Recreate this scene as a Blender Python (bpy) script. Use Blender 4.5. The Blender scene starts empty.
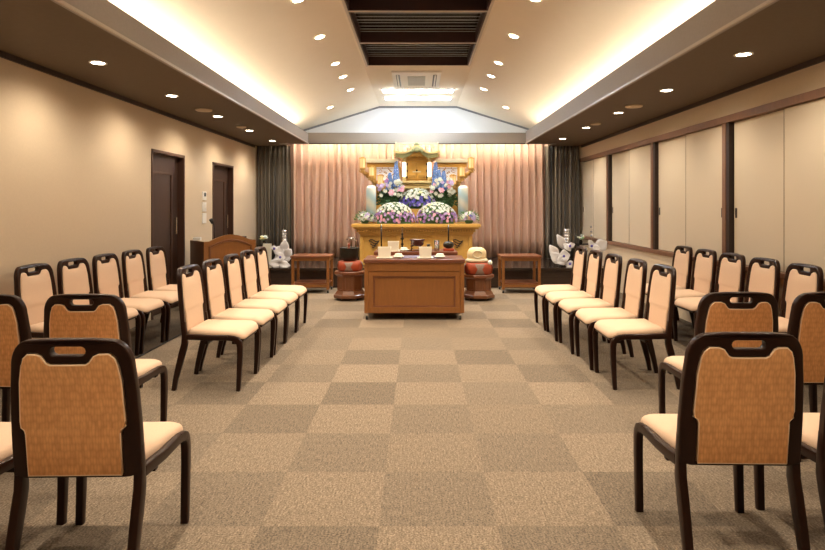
import bpy, bmesh, math, random
from mathutils import Vector, Matrix
R = random.Random(7)
S = bpy.context.scene
COL = S.collection
PI = math.pi
F, CX, CY, CH = 581.0, 418.0, 206.0, 1.35          # focal length in pixels, vanishing point, eye height

def PX(px, D): return (px - CX) / F * D
def PZ(py, D): return CH - (py - CY) / F * D

# ------------------------------------------------------------------ materials
def mat(name, col, rough=.6, metal=0, noise=0, nscale=20, bump=0, emit=None, es=0, stretch=(1, 1, 1), coat=0, spec=.5):
    m = bpy.data.materials.new(name); m.use_nodes = True
    nt = m.node_tree; b = nt.nodes['Principled BSDF']
    b.inputs['Base Color'].default_value = (*col, 1)
    b.inputs['Roughness'].default_value = rough
    b.inputs['Metallic'].default_value = metal
    b.inputs['Coat Weight'].default_value = coat
    b.inputs['Specular IOR Level'].default_value = spec
    if emit:
        b.inputs['Emission Color'].default_value = (*emit, 1); b.inputs['Emission Strength'].default_value = es
    if noise or bump:
        tc = nt.nodes.new('ShaderNodeTexCoord'); mp = nt.nodes.new('ShaderNodeMapping')
        mp.inputs['Scale'].default_value = stretch
        nz = nt.nodes.new('ShaderNodeTexNoise'); nz.inputs['Scale'].default_value = nscale
        nz.inputs['Detail'].default_value = 5
        nt.links.new(tc.outputs['Object'], mp.inputs[0]); nt.links.new(mp.outputs[0], nz.inputs['Vector'])
        if noise:
            mx = nt.nodes.new('ShaderNodeMix'); mx.data_type = 'RGBA'
            mx.inputs[6].default_value = (*[c * (1 - noise) for c in col], 1)
            mx.inputs[7].default_value = (*[min(1, c * (1 + noise)) for c in col], 1)
            nt.links.new(nz.outputs['Fac'], mx.inputs[0]); nt.links.new(mx.outputs[2], b.inputs['Base Color'])
        if bump:
            bp = nt.nodes.new('ShaderNodeBump'); bp.inputs['Strength'].default_value = bump
            bp.inputs['Distance'].default_value = .004
            nt.links.new(nz.outputs['Fac'], bp.inputs['Height']); nt.links.new(bp.outputs[0], b.inputs['Normal'])
    return m

M = {}
M['wall'] = mat('wall_paper', (.60, .485, .345), .85, noise=.05, nscale=60, bump=.15)
M['ceil'] = mat('ceiling_paint', (.78, .69, .565), .9, noise=.02, nscale=8)
M['gable'] = mat('gable_paint', (.8, .8, .79), .9, noise=.02, nscale=8)
M['soffit'] = mat('soffit_taupe', (.125, .088, .054), .75, noise=.12, nscale=30)
M['face'] = mat('soffit_face_cloth', (.30, .265, .235), .6, noise=.1, nscale=60)
M['edge'] = mat('soffit_edge', (.5, .43, .36), .35)
M['darktrim'] = mat('dark_trim', (.035, .02, .013), .45, noise=.2, nscale=12)
M['door'] = mat('door_wood', (.040, .020, .013), .45, noise=.3, nscale=6, stretch=(6, 6, .6))
M['doorframe'] = mat('door_frame_wood', (.058, .026, .016), .4, noise=.25, nscale=8, stretch=(5, 5, .6))
M['post'] = mat('post_wood', (.19, .092, .05), .45, noise=.25, nscale=8, stretch=(5, 5, .6))
M['reveal'] = mat('reveal_wood', (.03, .016, .011), .5, noise=.25, nscale=8)
M['screen'] = mat('screen_cloth', (.60, .51, .385), .85, noise=.06, nscale=220, bump=.2)
M['stagetop'] = mat('stage_top', (.05, .035, .028), .12, noise=.2, nscale=5, stretch=(.6, 6, 1))
M['stagefront'] = mat('stage_front', (.045, .026, .017), .45, noise=.35, nscale=6, stretch=(.6, 6, 8))
M['pinkcurtain'] = mat('pink_curtain', (.70, .50, .40), .75, noise=.05, nscale=40, stretch=(4, 4, .3))
M['white'] = mat('white_plastic', (.78, .76, .72), .5, noise=.02, nscale=10)
M['white2'] = mat('white_ring', (.8, .78, .72), .5, noise=.02, nscale=10)
M['black'] = mat('black_lacquer', (.012, .011, .01), .25, noise=.2, nscale=20)
M['rubber'] = mat('black_rubber', (.02, .02, .02), .6, noise=.2, nscale=20)
M['chrome'] = mat('polished_steel', (.75, .74, .72), .18, metal=1, noise=.03, nscale=20)
M['frame'] = mat('chair_wood', (.018, .005, .0022), .3, noise=.35, nscale=12, stretch=(4, 4, 1), spec=.27)
M['cream'] = mat('cream_fabric', (.70, .50, .35), .8, noise=.06, nscale=150, bump=.2)
M['piping'] = mat('piping_fabric', (.85, .60, .38), .8, noise=.05, nscale=100)
M['cherry'] = mat('cherry_wood', (.25, .095, .022), .35, noise=.18, nscale=9, stretch=(5, 5, .7), coat=.2)
M['cherrytop'] = mat('cherry_top', (.17, .055, .026), .3, noise=.18, nscale=9, stretch=(.7, 5, 5), coat=.3)
M['redwood'] = mat('red_brown_wood', (.18, .06, .024), .33, noise=.2, nscale=9, stretch=(.8, 5, 5), coat=.2)
M['mahog'] = mat('mahogany', (.17, .062, .022), .35, noise=.2, nscale=10, stretch=(4, 4, .7), coat=.2)
M['lecside'] = mat('lectern_side', (.10, .042, .018), .45, noise=.2, nscale=10, stretch=(4, 4, .7))
M['gold'] = mat('gold_wood', (.66, .40, .10), .38, noise=.15, nscale=18, bump=.3, coat=.2)
M['goldcarve'] = mat('gold_carving', (.48, .28, .07), .42, noise=.4, nscale=45, bump=1)
M['paleg'] = mat('pale_gold', (.68, .54, .25), .45, noise=.12, nscale=30)
M['cgold'] = mat('cream_gold', (.66, .60, .42), .5, noise=.1, nscale=30)
M['greeng'] = mat('green_gold', (.30, .33, .17), .5, noise=.5, nscale=40, bump=1)
M['redlac'] = mat('red_cushion', (.36, .06, .02), .45, noise=.25, nscale=10)
M['greybrocade'] = mat('grey_brocade', (.30, .22, .18), .6, noise=.4, nscale=60)
M['bronze'] = mat('dark_bronze', (.022, .018, .012), .35, metal=.3, noise=.5, nscale=25, bump=.4)
M['maroon'] = mat('maroon_lacquer', (.07, .018, .015), .25, noise=.3, nscale=20, coat=.5)
M['fish'] = mat('cream_carving', (.76, .60, .34), .5, noise=.25, nscale=30, bump=.6)
M['ash'] = mat('incense_ash', (.5, .46, .42), .9, noise=.3, nscale=80)
M['blue'] = mat('blue_cloth', (.12, .10, .16), .8, noise=.3, nscale=60)
M['paper'] = mat('cream_paper', (.82, .78, .66), .7, noise=.03, nscale=30)
M['leaf'] = mat('leaf_green', (.05, .13, .05), .6, noise=.5, nscale=30)
M['leaf2'] = mat('pale_leaf_green', (.16, .32, .12), .6, noise=.4, nscale=30)
M['fwhite'] = mat('white_petal', (.72, .78, .71), .6, noise=.05, nscale=30)
M['fpurple'] = mat('purple_petal', (.36, .20, .50), .6, noise=.3, nscale=8)
M['flilac'] = mat('lilac_petal', (.58, .48, .76), .6, noise=.25, nscale=12)
M['fblue'] = mat('blue_petal', (.15, .28, .74), .6, noise=.7, nscale=30)
M['fviolet'] = mat('violet_petal', (.13, .11, .52), .6, noise=.3, nscale=15)
M['fpink'] = mat('pink_petal', (.80, .46, .60), .6, noise=.15, nscale=20)
M['fyellow'] = mat('yellow_petal', (.85, .80, .45), .6, noise=.1, nscale=20)
M['orchid'] = mat('orchid_white', (.82, .82, .86), .45, noise=.03, nscale=20)
M['crystal'] = mat('crystal_facets', (.75, .76, .80), .15, metal=.6, noise=.4, nscale=90, bump=1)
M['tube'] = mat('tube_glow', (.9, .9, .9), .5, noise=.01, emit=(.76, .88, 1), es=42)
M['cove'] = mat('cove_tube_glow', (.9, .8, .6), .5, noise=.01, emit=(1, .88, .69), es=35)
M['wash'] = mat('curtain_tube_glow', (.9, .8, .6), .5, noise=.01, emit=(1, .88, .70), es=52)
M['bulb'] = mat('bulb_glow', (.9, .8, .6), .5, noise=.01, emit=(1, .87, .66), es=22)
M['lantern'] = mat('lantern_glow', (.75, .5, .28), .6, noise=.05, emit=(1, .58, .22), es=.35)
M['pillarlamp'] = mat('pillar_glow', (.9, .85, .7), .6, noise=.05, emit=(1, .93, .76), es=1.2)
M['latticeglow'] = mat('lattice_glow', (.9, .9, .9), .6, noise=.05, emit=(1, .97, .95), es=.25)
M['ltrim'] = mat('louver_rail_paint', (.55, .49, .42), .5, noise=.05)
M['louver'] = mat('louver_blade', (.42, .48, .54), .3, metal=.1, noise=.3, nscale=4, stretch=(2, 1, 1))
M['louverbox'] = mat('louver_box_wood', (.035, .010, .008), .5, noise=.3, nscale=5)
M['mesh'] = mat('grille_grey', (.42, .43, .42), .6, noise=.2, nscale=90)
M['slotdark'] = mat('slot_dark', (.06, .08, .09), .5, noise=.1)
M['leafedge'] = mat('leaf_edge', (.30, .24, .17), .6, noise=.1)
M['gtrim'] = mat('gable_trim_grey', (.22, .22, .23), .5, noise=.1)

def link(nt, a, b): nt.links.new(a, b)
# carpet of 0.5 m squares laid in two pile directions
def carpet():
    m = bpy.data.materials.new('carpet_squares'); m.use_nodes = True; nt = m.node_tree; N = nt.nodes.new
    b = nt.nodes['Principled BSDF']; b.inputs['Roughness'].default_value = .95; b.inputs['Specular IOR Level'].default_value = .15
    g = N('ShaderNodeNewGeometry'); mp = N('ShaderNodeMapping'); mp.inputs['Location'].default_value = (.165 + 20, -2.45 + 30, .25)
    ck = N('ShaderNodeTexChecker'); ck.inputs['Scale'].default_value = 2
    link(nt, g.outputs['Position'], mp.inputs[0]); link(nt, mp.outputs[0], ck.inputs['Vector'])
    ck.inputs['Color1'].default_value = (.235, .183, .132, 1); ck.inputs['Color2'].default_value = (.192, .151, .111, 1)
    # each square slightly its own
    sn = N('ShaderNodeVectorMath'); sn.operation = 'SNAP'; sn.inputs[1].default_value = (.5, .5, .5)
    wn = N('ShaderNodeTexWhiteNoise'); wn.noise_dimensions = '3D'
    link(nt, mp.outputs[0], sn.inputs[0]); link(nt, sn.outputs[0], wn.inputs[0])
    nz = N('ShaderNodeTexNoise'); nz.inputs['Scale'].default_value = 125; nz.inputs['Detail'].default_value = 6
    link(nt, g.outputs['Position'], nz.inputs['Vector'])
    n2 = N('ShaderNodeTexNoise'); n2.inputs['Scale'].default_value = 45; n2.inputs['Detail'].default_value = 4
    mp2 = N('ShaderNodeMapping'); mp2.inputs['Scale'].default_value = (2.5, .5, 1)
    link(nt, g.outputs['Position'], mp2.inputs[0]); link(nt, mp2.outputs[0], n2.inputs['Vector'])
    def ma(op, a, b_, c=None):
        x = N('ShaderNodeMath'); x.operation = op
        for i, v in enumerate((a, b_, c)):
            if v is None: continue
            if isinstance(v, (int, float)): x.inputs[i].default_value = v
            else: link(nt, v, x.inputs[i])
        return x.outputs[0]
    f = ma('MULTIPLY_ADD', nz.outputs['Fac'], 2.6, -.3)
    f = ma('MULTIPLY', f, ma('MULTIPLY_ADD', n2.outputs['Fac'], 1.3, .35))
    f = ma('MULTIPLY', f, ma('MULTIPLY_ADD', wn.outputs['Value'], .20, .90))
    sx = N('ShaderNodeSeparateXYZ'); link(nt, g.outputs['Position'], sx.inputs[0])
    f = ma('MULTIPLY', f, ma('MULTIPLY_ADD', ma('GREATER_THAN', ma('ABSOLUTE', sx.outputs['X'], 0), 2.49), -.35, 1))  # shade under the wall-side chairs put into the carpet colour, both sides
    mx = N('ShaderNodeVectorMath'); mx.operation = 'SCALE'
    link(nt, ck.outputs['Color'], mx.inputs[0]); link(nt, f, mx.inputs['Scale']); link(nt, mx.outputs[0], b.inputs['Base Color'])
    bp = N('ShaderNodeBump'); bp.inputs['Strength'].default_value = .5; bp.inputs['Distance'].default_value = .004
    link(nt, nz.outputs['Fac'], bp.inputs['Height']); link(nt, bp.outputs[0], b.inputs['Normal'])
    return m
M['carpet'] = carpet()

def woven(name, c1, c2):                                            # zig-zag weave on the chair backs
    m = bpy.data.materials.new(name); m.use_nodes = True; nt = m.node_tree; N = nt.nodes.new
    b = nt.nodes['Principled BSDF']; b.inputs['Roughness'].default_value = .8
    tc = N('ShaderNodeTexCoord'); mp = N('ShaderNodeMapping'); mp.inputs['Scale'].default_value = (100, 1, 38)
    w = N('ShaderNodeTexVoronoi'); w.inputs['Scale'].default_value = 1; w.inputs['Randomness'].default_value = .45
    link(nt, tc.outputs['Object'], mp.inputs[0]); link(nt, mp.outputs[0], w.inputs['Vector'])
    cr = N('ShaderNodeMix'); cr.data_type = 'RGBA'; cr.inputs[6].default_value = (*c1, 1); cr.inputs[7].default_value = (*c2, 1)
    link(nt, w.outputs['Distance'], cr.inputs[0]); link(nt, cr.outputs[2], b.inputs['Base Color'])
    return m
M['weave'] = woven('woven_back_fabric', (.90, .47, .19), (.52, .23, .075))
M['brocade'] = woven('brocade', (.34, .25, .2), (.2, .14, .12))

def striped_dark():
    m = bpy.data.materials.new('charcoal_striped_curtain'); m.use_nodes = True; nt = m.node_tree; N = nt.nodes.new
    b = nt.nodes['Principled BSDF']; b.inputs['Roughness'].default_value = .7
    tc = N('ShaderNodeTexCoord'); mp = N('ShaderNodeMapping'); mp.inputs['Scale'].default_value = (26, 0, 0)
    w = N('ShaderNodeTexNoise'); w.inputs['Scale'].default_value = 1; w.inputs['Detail'].default_value = 2
    link(nt, tc.outputs['Object'], mp.inputs[0]); link(nt, mp.outputs[0], w.inputs['Vector'])
    cr = N('ShaderNodeValToRGB'); cr.color_ramp.elements[0].position = .40; cr.color_ramp.elements[1].position = .62
    cr.color_ramp.elements[0].color = (.030, .031, .032, 1); cr.color_ramp.elements[1].color = (.25, .21, .155, 1)
    link(nt, w.outputs['Fac'], cr.inputs[0]); link(nt, cr.outputs[0], b.inputs['Base Color'])
    return m
M['darkcurtain'] = striped_dark()

def spiral():                                                       # pale column wound with light-blue stripes
    m = bpy.data.materials.new('blue_spiral_paper'); m.use_nodes = True; nt = m.node_tree; N = nt.nodes.new
    b = nt.nodes['Principled BSDF']; b.inputs['Roughness'].default_value = .6
    tc = N('ShaderNodeTexCoord'); w = N('ShaderNodeTexWave'); w.inputs['Scale'].default_value = 1.5; w.inputs['Distortion'].default_value = 1.0
    mp = N('ShaderNodeMapping'); mp.inputs['Scale'].default_value = (1.1, 0, 1.3)
    w.bands_direction = 'DIAGONAL'
    link(nt, tc.outputs['Object'], mp.inputs[0]); link(nt, mp.outputs[0], w.inputs['Vector'])
    cr = N('ShaderNodeMix'); cr.data_type = 'RGBA'; cr.inputs[6].default_value = (.78, .80, .74, 1); cr.inputs[7].default_value = (.42, .62, .70, 1)
    link(nt, w.outputs['Fac'], cr.inputs[0]); link(nt, cr.outputs[2], b.inputs['Base Color'])
    return m
M['spiral'] = spiral()

# ------------------------------------------------------------------ mesh helpers
class MB:
    def __init__(s): s.bm = bmesh.new()
    def box(s, x0, x1, y0, y1, z0, z1, bev=0):
        r = bmesh.ops.create_cube(s.bm, size=1, matrix=Matrix.Translation(((x0+x1)/2, (y0+y1)/2, (z0+z1)/2)) @ Matrix.Diagonal((abs(x1-x0), abs(y1-y0), abs(z1-z0), 1)))
        if bev:
            es = {e for v in r['verts'] for e in v.link_edges}
            bmesh.ops.bevel(s.bm, geom=list(es), offset=bev, segments=2, affect='EDGES', profile=.6)
        return s
    def stack(s, loops, cap=True, closed=True):
        rows = [[s.bm.verts.new(p) for p in lp] for lp in loops]
        n = len(rows[0])
        for a, b in zip(rows, rows[1:]):
            for i in range(n if closed else n-1):
                j = (i+1) % n
                s.bm.faces.new((a[i], a[j], b[j], b[i]))
        if cap: s.bm.faces.new(rows[0][::-1]); s.bm.faces.new(rows[-1])
        return s
    def lathe(s, prof, c=(0, 0, 0), n=24, sx=1, sy=1, rot=0):
        lo = [[(c[0]+r*sx*math.cos(2*PI*i/n+rot), c[1]+r*sy*math.sin(2*PI*i/n+rot), c[2]+z) for i in range(n)] for r, z in prof]
        return s.stack(lo)
    def tube(s, pts, r, n=8, r2=None):
        pts = [Vector(p) for p in pts]; lo = []
        for i, p in enumerate(pts):
            t = (pts[min(i+1, len(pts)-1)] - pts[max(i-1, 0)]).normalized()
            a = t.cross(Vector((0, 0, 1)) if abs(t.z) < .95 else Vector((1, 0, 0))).normalized(); b = t.cross(a)
            rr = r if r2 is None else r + (r2-r)*i/(len(pts)-1)
            lo.append([p + a*rr*math.cos(2*PI*k/n) + b*rr*math.sin(2*PI*k/n) for k in range(n)])
        return s.stack(lo)
    def bar(s, pts, ws, ds):
        """rounded rectangular section along a path lying in a YZ plane; ws across x, ds in the plane"""
        pts = [Vector(p) for p in pts]; lo = []
        for i, p in enumerate(pts):
            t = (pts[min(i+1, len(pts)-1)] - pts[max(i-1, 0)]); t.x = 0; t.normalize()
            a = Vector((1, 0, 0)); b = Vector((0, -t.z, t.y))
            w = ws[i]/2 if isinstance(ws, (list, tuple)) else ws/2; d = ds[i]/2 if isinstance(ds, (list, tuple)) else ds/2
            c = min(w, d)*.35; L = []
            for (sx, sy) in ((1, 1), (-1, 1), (-1, -1), (1, -1)):
                q = [(sx*w, sy*(d-c)), (sx*(w-c*.3), sy*(d-c*.3)), (sx*(w-c), sy*d)]
                if sx*sy < 0: q = q[::-1]
                L += q
            lo.append([p + a*u + b*v for u, v in L])
        return s.stack(lo)
    def prism(s, poly, y0, y1):
        return s.stack([[(x, y0, z) for x, z in poly], [(x, y1, z) for x, z in poly]])
    def ball(s, c, r, sx=1, sy=1, sz=1, sub=2):
        bmesh.ops.create_icosphere(s.bm, subdivisions=sub, radius=r, matrix=Matrix.Translation(c) @ Matrix.Diagonal((sx, sy, sz, 1)))
        return s
    def petal(s, c, d, u, L, W, cup=.25, n=5):
        """a cupped petal from c along d, its face turned to u"""
        c = Vector(c); d = Vector(d).normalized(); u = Vector(u); u = (u - d*u.dot(d)).normalized(); w = d.cross(u)
        rows = []
        for i in range(n+1):
            t = i/n; ww = W*math.sin(PI*min(1, .06+t*.94))**.7*(.55+.45*math.sin(PI*t*.8)) if i < n else W*.12
            p = c + d*L*t + u*L*cup*math.sin(PI*t*.9)*.5
            rows.append([p + w*ww*k/2 + u*(abs(k)*ww*cup*.5) for k in (-1, -.5, 0, .5, 1)])
        s.stack(rows, cap=False, closed=False); return s
    def build(s, name, m, parent=None, smooth=False, auto=None):
        bmesh.ops.recalc_face_normals(s.bm, faces=s.bm.faces[:])
        me = bpy.data.meshes.new(name); s.bm.to_mesh(me); s.bm.free()
        me.materials.append(m)
        for p in me.polygons: p.use_smooth = smooth or auto is not None
        if auto is not None: me.set_sharp_from_angle(angle=math.radians(auto))
        o = bpy.data.objects.new(name, me); COL.objects.link(o)
        if parent: o.parent = parent
        return o

def tag(o, label=None, cat=None, group=None, kind=None):
    if label: o['label'] = label
    if cat: o['category'] = cat
    if group: o['group'] = group
    if kind: o['kind'] = kind
    return o
def thing(name, label, cat, loc=(0, 0, 0), rz=0, group=None):
    o = bpy.data.objects.new(name, None); COL.objects.link(o); o.location = loc; o.rotation_euler = (0, 0, rz)
    o.empty_display_size = .1
    return tag(o, label, cat, group)
KIDS = {}
def dup(root, loc, rz=None, label=None, group=None):
    r = root.copy(); COL.objects.link(r); r.location = loc
    if rz is not None: r.rotation_euler = (0, 0, rz)
    if label: r['label'] = label
    if group: r['group'] = group
    for ch in KIDS.setdefault(root.name, list(root.children)):
        c = ch.copy(); COL.objects.link(c); c.parent = r
        for g in KIDS.setdefault(ch.name, list(ch.children)):
            d = g.copy(); COL.objects.link(d); d.parent = c
    return r
def struct(o): o['kind'] = 'structure'; return o
def sbox(name, m, *bs):
    b = MB()
    for x in bs: b.box(*x)
    return struct(b.build(name, m))

def plate(loops, depth, bevel=0, remap=None, name='plate', m=None, parent=None, flat=False):
    """filled outline with holes -> solid of DEPTH with rounded edges; 2D x,y and thickness z go through REMAP"""
    cu = bpy.data.curves.new('outline', 'CURVE'); cu.dimensions = '2D'; cu.fill_mode = 'BOTH'
    for lp in loops:
        sp = cu.splines.new('POLY'); sp.points.add(len(lp)-1)
        for i, (x, y) in enumerate(lp): sp.points[i].co = (x, y, 0, 1)
        sp.use_cyclic_u = True
    cu.extrude = max(.0005, depth/2 - bevel); cu.bevel_depth = bevel; cu.bevel_resolution = 2; cu.offset = -bevel
    ob = bpy.data.objects.new('outline', cu); COL.objects.link(ob)
    dg = bpy.context.evaluated_depsgraph_get()
    me = bpy.data.meshes.new_from_object(ob.evaluated_get(dg)); bpy.data.objects.remove(ob); bpy.data.curves.remove(cu)
    bm = bmesh.new(); bm.from_mesh(me); bmesh.ops.remove_doubles(bm, verts=bm.verts[:], dist=1e-5)
    for v in bm.verts: v.co = Vector(remap(*v.co)) if remap else v.co
    bmesh.ops.recalc_face_normals(bm, faces=bm.faces[:])
    me2 = bpy.data.meshes.new(name); bm.to_mesh(me2); bm.free(); bpy.data.meshes.remove(me)
    me2.materials.clear(); me2.materials.append(m)
    for p in me2.polygons: p.use_smooth = True; p.material_index = 0
    me2.set_sharp_from_angle(angle=math.radians(38))
    o = bpy.data.objects.new(name, me2); COL.objects.link(o)
    if parent: o.parent = parent
    return o

def arc(cx, cy, r, a0, a1, n=6, rx=None):
    return [(cx+(rx or r)*math.cos(math.radians(a0+(a1-a0)*i/n)), cy+r*math.sin(math.radians(a0+(a1-a0)*i/n))) for i in range(n+1)]

# ------------------------------------------------------------------ the room
WX, Y0, YE, ZS = 3.16, -1.3, 11.62, 2.52         # half width, wall behind camera, end wall, soffit height
ZC, XF = 3.345, .77                               # flat ceiling strip
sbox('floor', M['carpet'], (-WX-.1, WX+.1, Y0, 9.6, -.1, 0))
DO = [(6.88, 7.85), (8.93, 9.92)]
sbox('wall_left', M['wall'], (-WX-.12, -WX, Y0, DO[0][0], 0, ZS), (-WX-.12, -WX, DO[0][1], DO[1][0], 0, ZS), (-WX-.12, -WX, DO[1][1], YE, 0, ZS),
     (-WX-.12, -WX, DO[0][0], DO[0][1], 2.03, ZS), (-WX-.12, -WX, DO[1][0], DO[1][1], 2.03, ZS))
sbox('wall_right', M['wall'], (WX, WX+.12, Y0, YE, 0, .72), (WX, WX+.12, Y0, YE, 2.27, ZS), (WX+.075, WX+.12, Y0, YE, .72, 2.27))
sbox('wall_front', M['wall'], (-WX-.12, WX+.12, Y0-.1, Y0, 0, 3.5))
sbox('wall_back', M['gable'], (-WX-.12, WX+.12, YE, YE+.1, 0, 3.6))
sbox('trim_1', M['darktrim'], (-WX, -WX+.02, Y0, 11.2, ZS-.045, ZS))
sbox('trim_2', M['darktrim'], (WX-.02, WX, Y0, 11.2, ZS-.045, ZS))
# sloped + flat ceiling, one shell with the opening of the louvres left free
BAYS = [(7.13, 8.26), (5.97, 7.10), (4.81, 5.94)]
b = MB()
b.box(-XF, XF, 8.26, YE, ZC, ZC+.05).box(-XF, XF, Y0, 4.81, ZC, ZC+.05)
b.box(-XF, -.72, 4.81, 8.26, ZC, ZC+.05).box(.72, XF, 4.81, 8.26, ZC, ZC+.05)
for s in (-1, 1):
    XO = 2.62; ZO = ZC - .31*(XO-XF)
    b.stack([[(s*XF, y, ZC), (s*XF, y, ZC+.05), (s*XO, y, ZO+.05), (s*XO, y, ZO)] for y in (Y0, YE)])
struct(b.build('ceiling', M['ceil']))
sbox('ceiling_bar_trim', M['ltrim'], (-.72, .72, 7.10, 7.13, ZC-.004, ZC+.03), (-.72, .72, 5.94, 5.97, ZC-.004, ZC+.03),
     (-.74, -.715, 4.81, 8.27, ZC-.012, ZC+.02), (.715, .74, 4.81, 8.27, ZC-.012, ZC+.02)).name = 'trim_3'
# soffits with light tray
for s, nm in ((-1, 'left'), (1, 'right')):
    XI = 2.06 if s < 0 else 2.025; ZL = 2.715 if s < 0 else 2.75
    b = MB()
    def bx(x0, x1, y0, y1, z0, z1, b=b, s=s): b.box(min(s*x0, s*x1), max(s*x0, s*x1), y0, y1, z0, z1)
    bx(XI+.03, WX+.12, Y0, 10.9, ZS, ZS+.04); bx(2.55, WX+.12, 10.9, YE, ZS, ZS+.04)
    bx(2.62, 2.66, Y0, YE, ZS+.04, 2.80)
    struct(b.build('ceiling_soffit_' + nm, M['soffit']))
    b = MB(); bx = lambda x0, x1, y0, y1, z0, z1: b.box(min(s*x0, s*x1), max(s*x0, s*x1), y0, y1, z0, z1)
    bx(XI, XI+.03, Y0, 10.93, ZS, ZL)
    struct(b.build('ceiling_fascia_' + nm, M['face']))
    b = MB(); bx(XI-.015, XI, Y0, 10.9, ZS-.006, ZS+.014)
    struct(b.build('trim_4' if s < 0 else 'trim_5', M['edge']))
sbox('ceiling_beam', M['face'], (-2.6, 2.6, 10.9, 10.96, ZS-.005, 2.725))
sbox('ceiling_pelmet', M['gable'], (-2.6, 2.6, 10.962, YE-.001, 2.615, 2.635))
sbox('trim_6', M['darktrim'], (-2.045, 2.01, 10.885, 10.9, ZS-.01, ZS+.006))
# trim along the end wall under the slopes
b = MB(); y0, y1 = YE-.02, YE
zt = lambda x: ZC - .31*(abs(x)-XF) if abs(x) > XF else ZC
xs = [-2.6, -XF, XF, 2.6]
for a, c in zip(xs, xs[1:]):
    b.stack([[(a, y0, zt(a)-.035), (a, y1, zt(a)-.035), (a, y1, zt(a)), (a, y0, zt(a))], [(c, y0, zt(c)-.035), (c, y1, zt(c)-.035), (c, y1, zt(c)), (c, y0, zt(c))]])
struct(b.build('trim_7', M['gtrim']))
# stage
sbox('floor_stage', M['stagetop'], (-WX, WX, 9.56, YE, .29, .33))
sbox('wall_stage', M['stagefront'], (-WX, WX, 9.60, 9.64, 0, .29))
sbox('trim_8', M['reveal'], (-WX, WX, 9.595, 9.60, .17, .18), (-WX, WX, 9.59, 9.60, 0, .04))
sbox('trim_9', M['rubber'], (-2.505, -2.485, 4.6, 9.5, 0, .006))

# doors on the left wall
def door(n, y0, y1):
    d = struct(MB().box(-WX-.11, -WX-.075, y0+.035, y1-.035, 0.005, 1.995).build('door_%d' % n, M['door']))
    f = MB()
    f.box(-WX-.119, -WX+.012, y0, y0+.035, 0, 2.03).box(-WX-.119, -WX+.012, y1-.035, y1, 0, 2.03).box(-WX-.119, -WX+.012, y0, y1, 1.995, 2.03)
    f.build('door_frame', M['doorframe'], d)
    g = MB(); a, c = y0+.13, y1-.26                                   # raised moulding round the panel
    for q in ((a, a+.03, .25, 1.78), (c, c+.03, .25, 1.78), (a, c+.03, 1.75, 1.78), (a, c+.03, .25, .28)):
        g.box(-WX-.075, -WX-.06, *q, bev=.004)
    g.build('panel_moulding', M['doorframe'], d)
    h = MB().tube([(-WX-.05, y1-.13, .98), (-WX-.05, y1-.13, 1.2)], .009)
    h.tube([(-WX-.075, y1-.13, 1.0), (-WX-.05, y1-.13, 1.0)], .006).tube([(-WX-.075, y1-.13, 1.18), (-WX-.05, y1-.13, 1.18)], .006)
    h.build('door_handle', M['chrome'], d)
for i, (a, c) in enumerate(DO): door(i+1, a, c)

# sliding screens on the right wall
def posts_near(k): return 4.06 + 1.85*k
bays = []
for k in range(-2, 4): bays.append((posts_near(k)+.11, posts_near(k+1)))
b = MB()
for k in range(-2, 4): b.box(WX-.012, WX+.075, posts_near(k)+.04, posts_near(k)+.11, .77, 2.2, bev=.003)
struct(b.build('trim_10', M['post']))
sbox('trim_13', M['reveal'], *[(WX-.004, WX+.075, posts_near(k)-.012, posts_near(k)+.04, .77, 2.2) for k in range(-2, 4)])
sbox('trim_11', M['post'], (WX-.022, WX+.075, Y0, 11.25, 2.2, 2.27))
sbox('trim_12', M['post'], (WX-.03, WX+.075, Y0, 11.25, .72, .77))
for i, (a, c) in enumerate(bays):
    c = min(c, 11.3); mid = (a+c)/2
    # far leaf sits on the back track, near leaf on the front one
    edge = lambda f, y, x: MB().box(x-.002, x+.001, y-.006, y+.006, .776, 2.194).build('leaf_edge', M['leafedge'], f)
    w = struct(MB().box(WX+.058, WX+.07, a, c, .77, 2.2).build('window_%d' % (i+1), M['reveal']))
    f = MB().box(WX+.04, WX+.056, mid-.01, c-.03, .775, 2.195, bev=.003).build('screen_panel', M['screen'], w)
    MB().box(WX+.036, WX+.041, c-.085, c-.05, 1.23, 1.33, bev=.002).build('finger_pull', M['darktrim'], f)
    f = MB().box(WX+.018, WX+.036, a+.005, mid+.01, .775, 2.195, bev=.003).build('screen_panel', M['screen'], w); edge(f, mid+.004, WX+.018)
    MB().box(WX+.014, WX+.019, a+.03, a+.065, 1.23, 1.33, bev=.002).build('finger_pull', M['darktrim'], f)

# curtains
def curtain(name, x0, x1, y, z0, z1, per, amp, m, label, seed):
    r = random.Random(seed); b = MB(); n = int((x1-x0)/.009)
    ph = [r.uniform(-.9, .9) for _ in range(200)]
    rows = []
    zs = [z0, z0+.4, z0+1.0, z0+1.6, z1-.12, z1]
    for zi, z in enumerate(zs):
        row = []
        for i in range(n+1):
            x = x0+(x1-x0)*i/n; t = (x-x0)/per; k = int(t); fr = t-k
            p = ph[k]*(1-fr)+ph[k+1]*fr
            a = amp*(1-.25*zi/5)
            row.append((x + .012*math.sin(z*1.3+k), y + a*math.sin(2*PI*t+p*.8) + a*.35*math.sin(4*PI*t+p*2), z))
        rows.append(row)
    b.stack(rows, cap=False, closed=False)
    o = b.build(name, m, smooth=True)
    mo = o.modifiers.new('thick', 'SOLIDIFY'); mo.thickness = .004
    return tag(o, label, 'curtain')
curtain('stage_curtain', -2.56, 2.56, 11.46, .335, 2.60, .148, .055, M['pinkcurtain'], 'wide pinkish beige pleated curtain hanging behind the altar', 3)
curtain('side_curtain', -3.13, -2.47, 11.33, .335, 2.515, .085, .035, M['darkcurtain'], 'charcoal striped curtain in the corner near the doors', 4)
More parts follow.
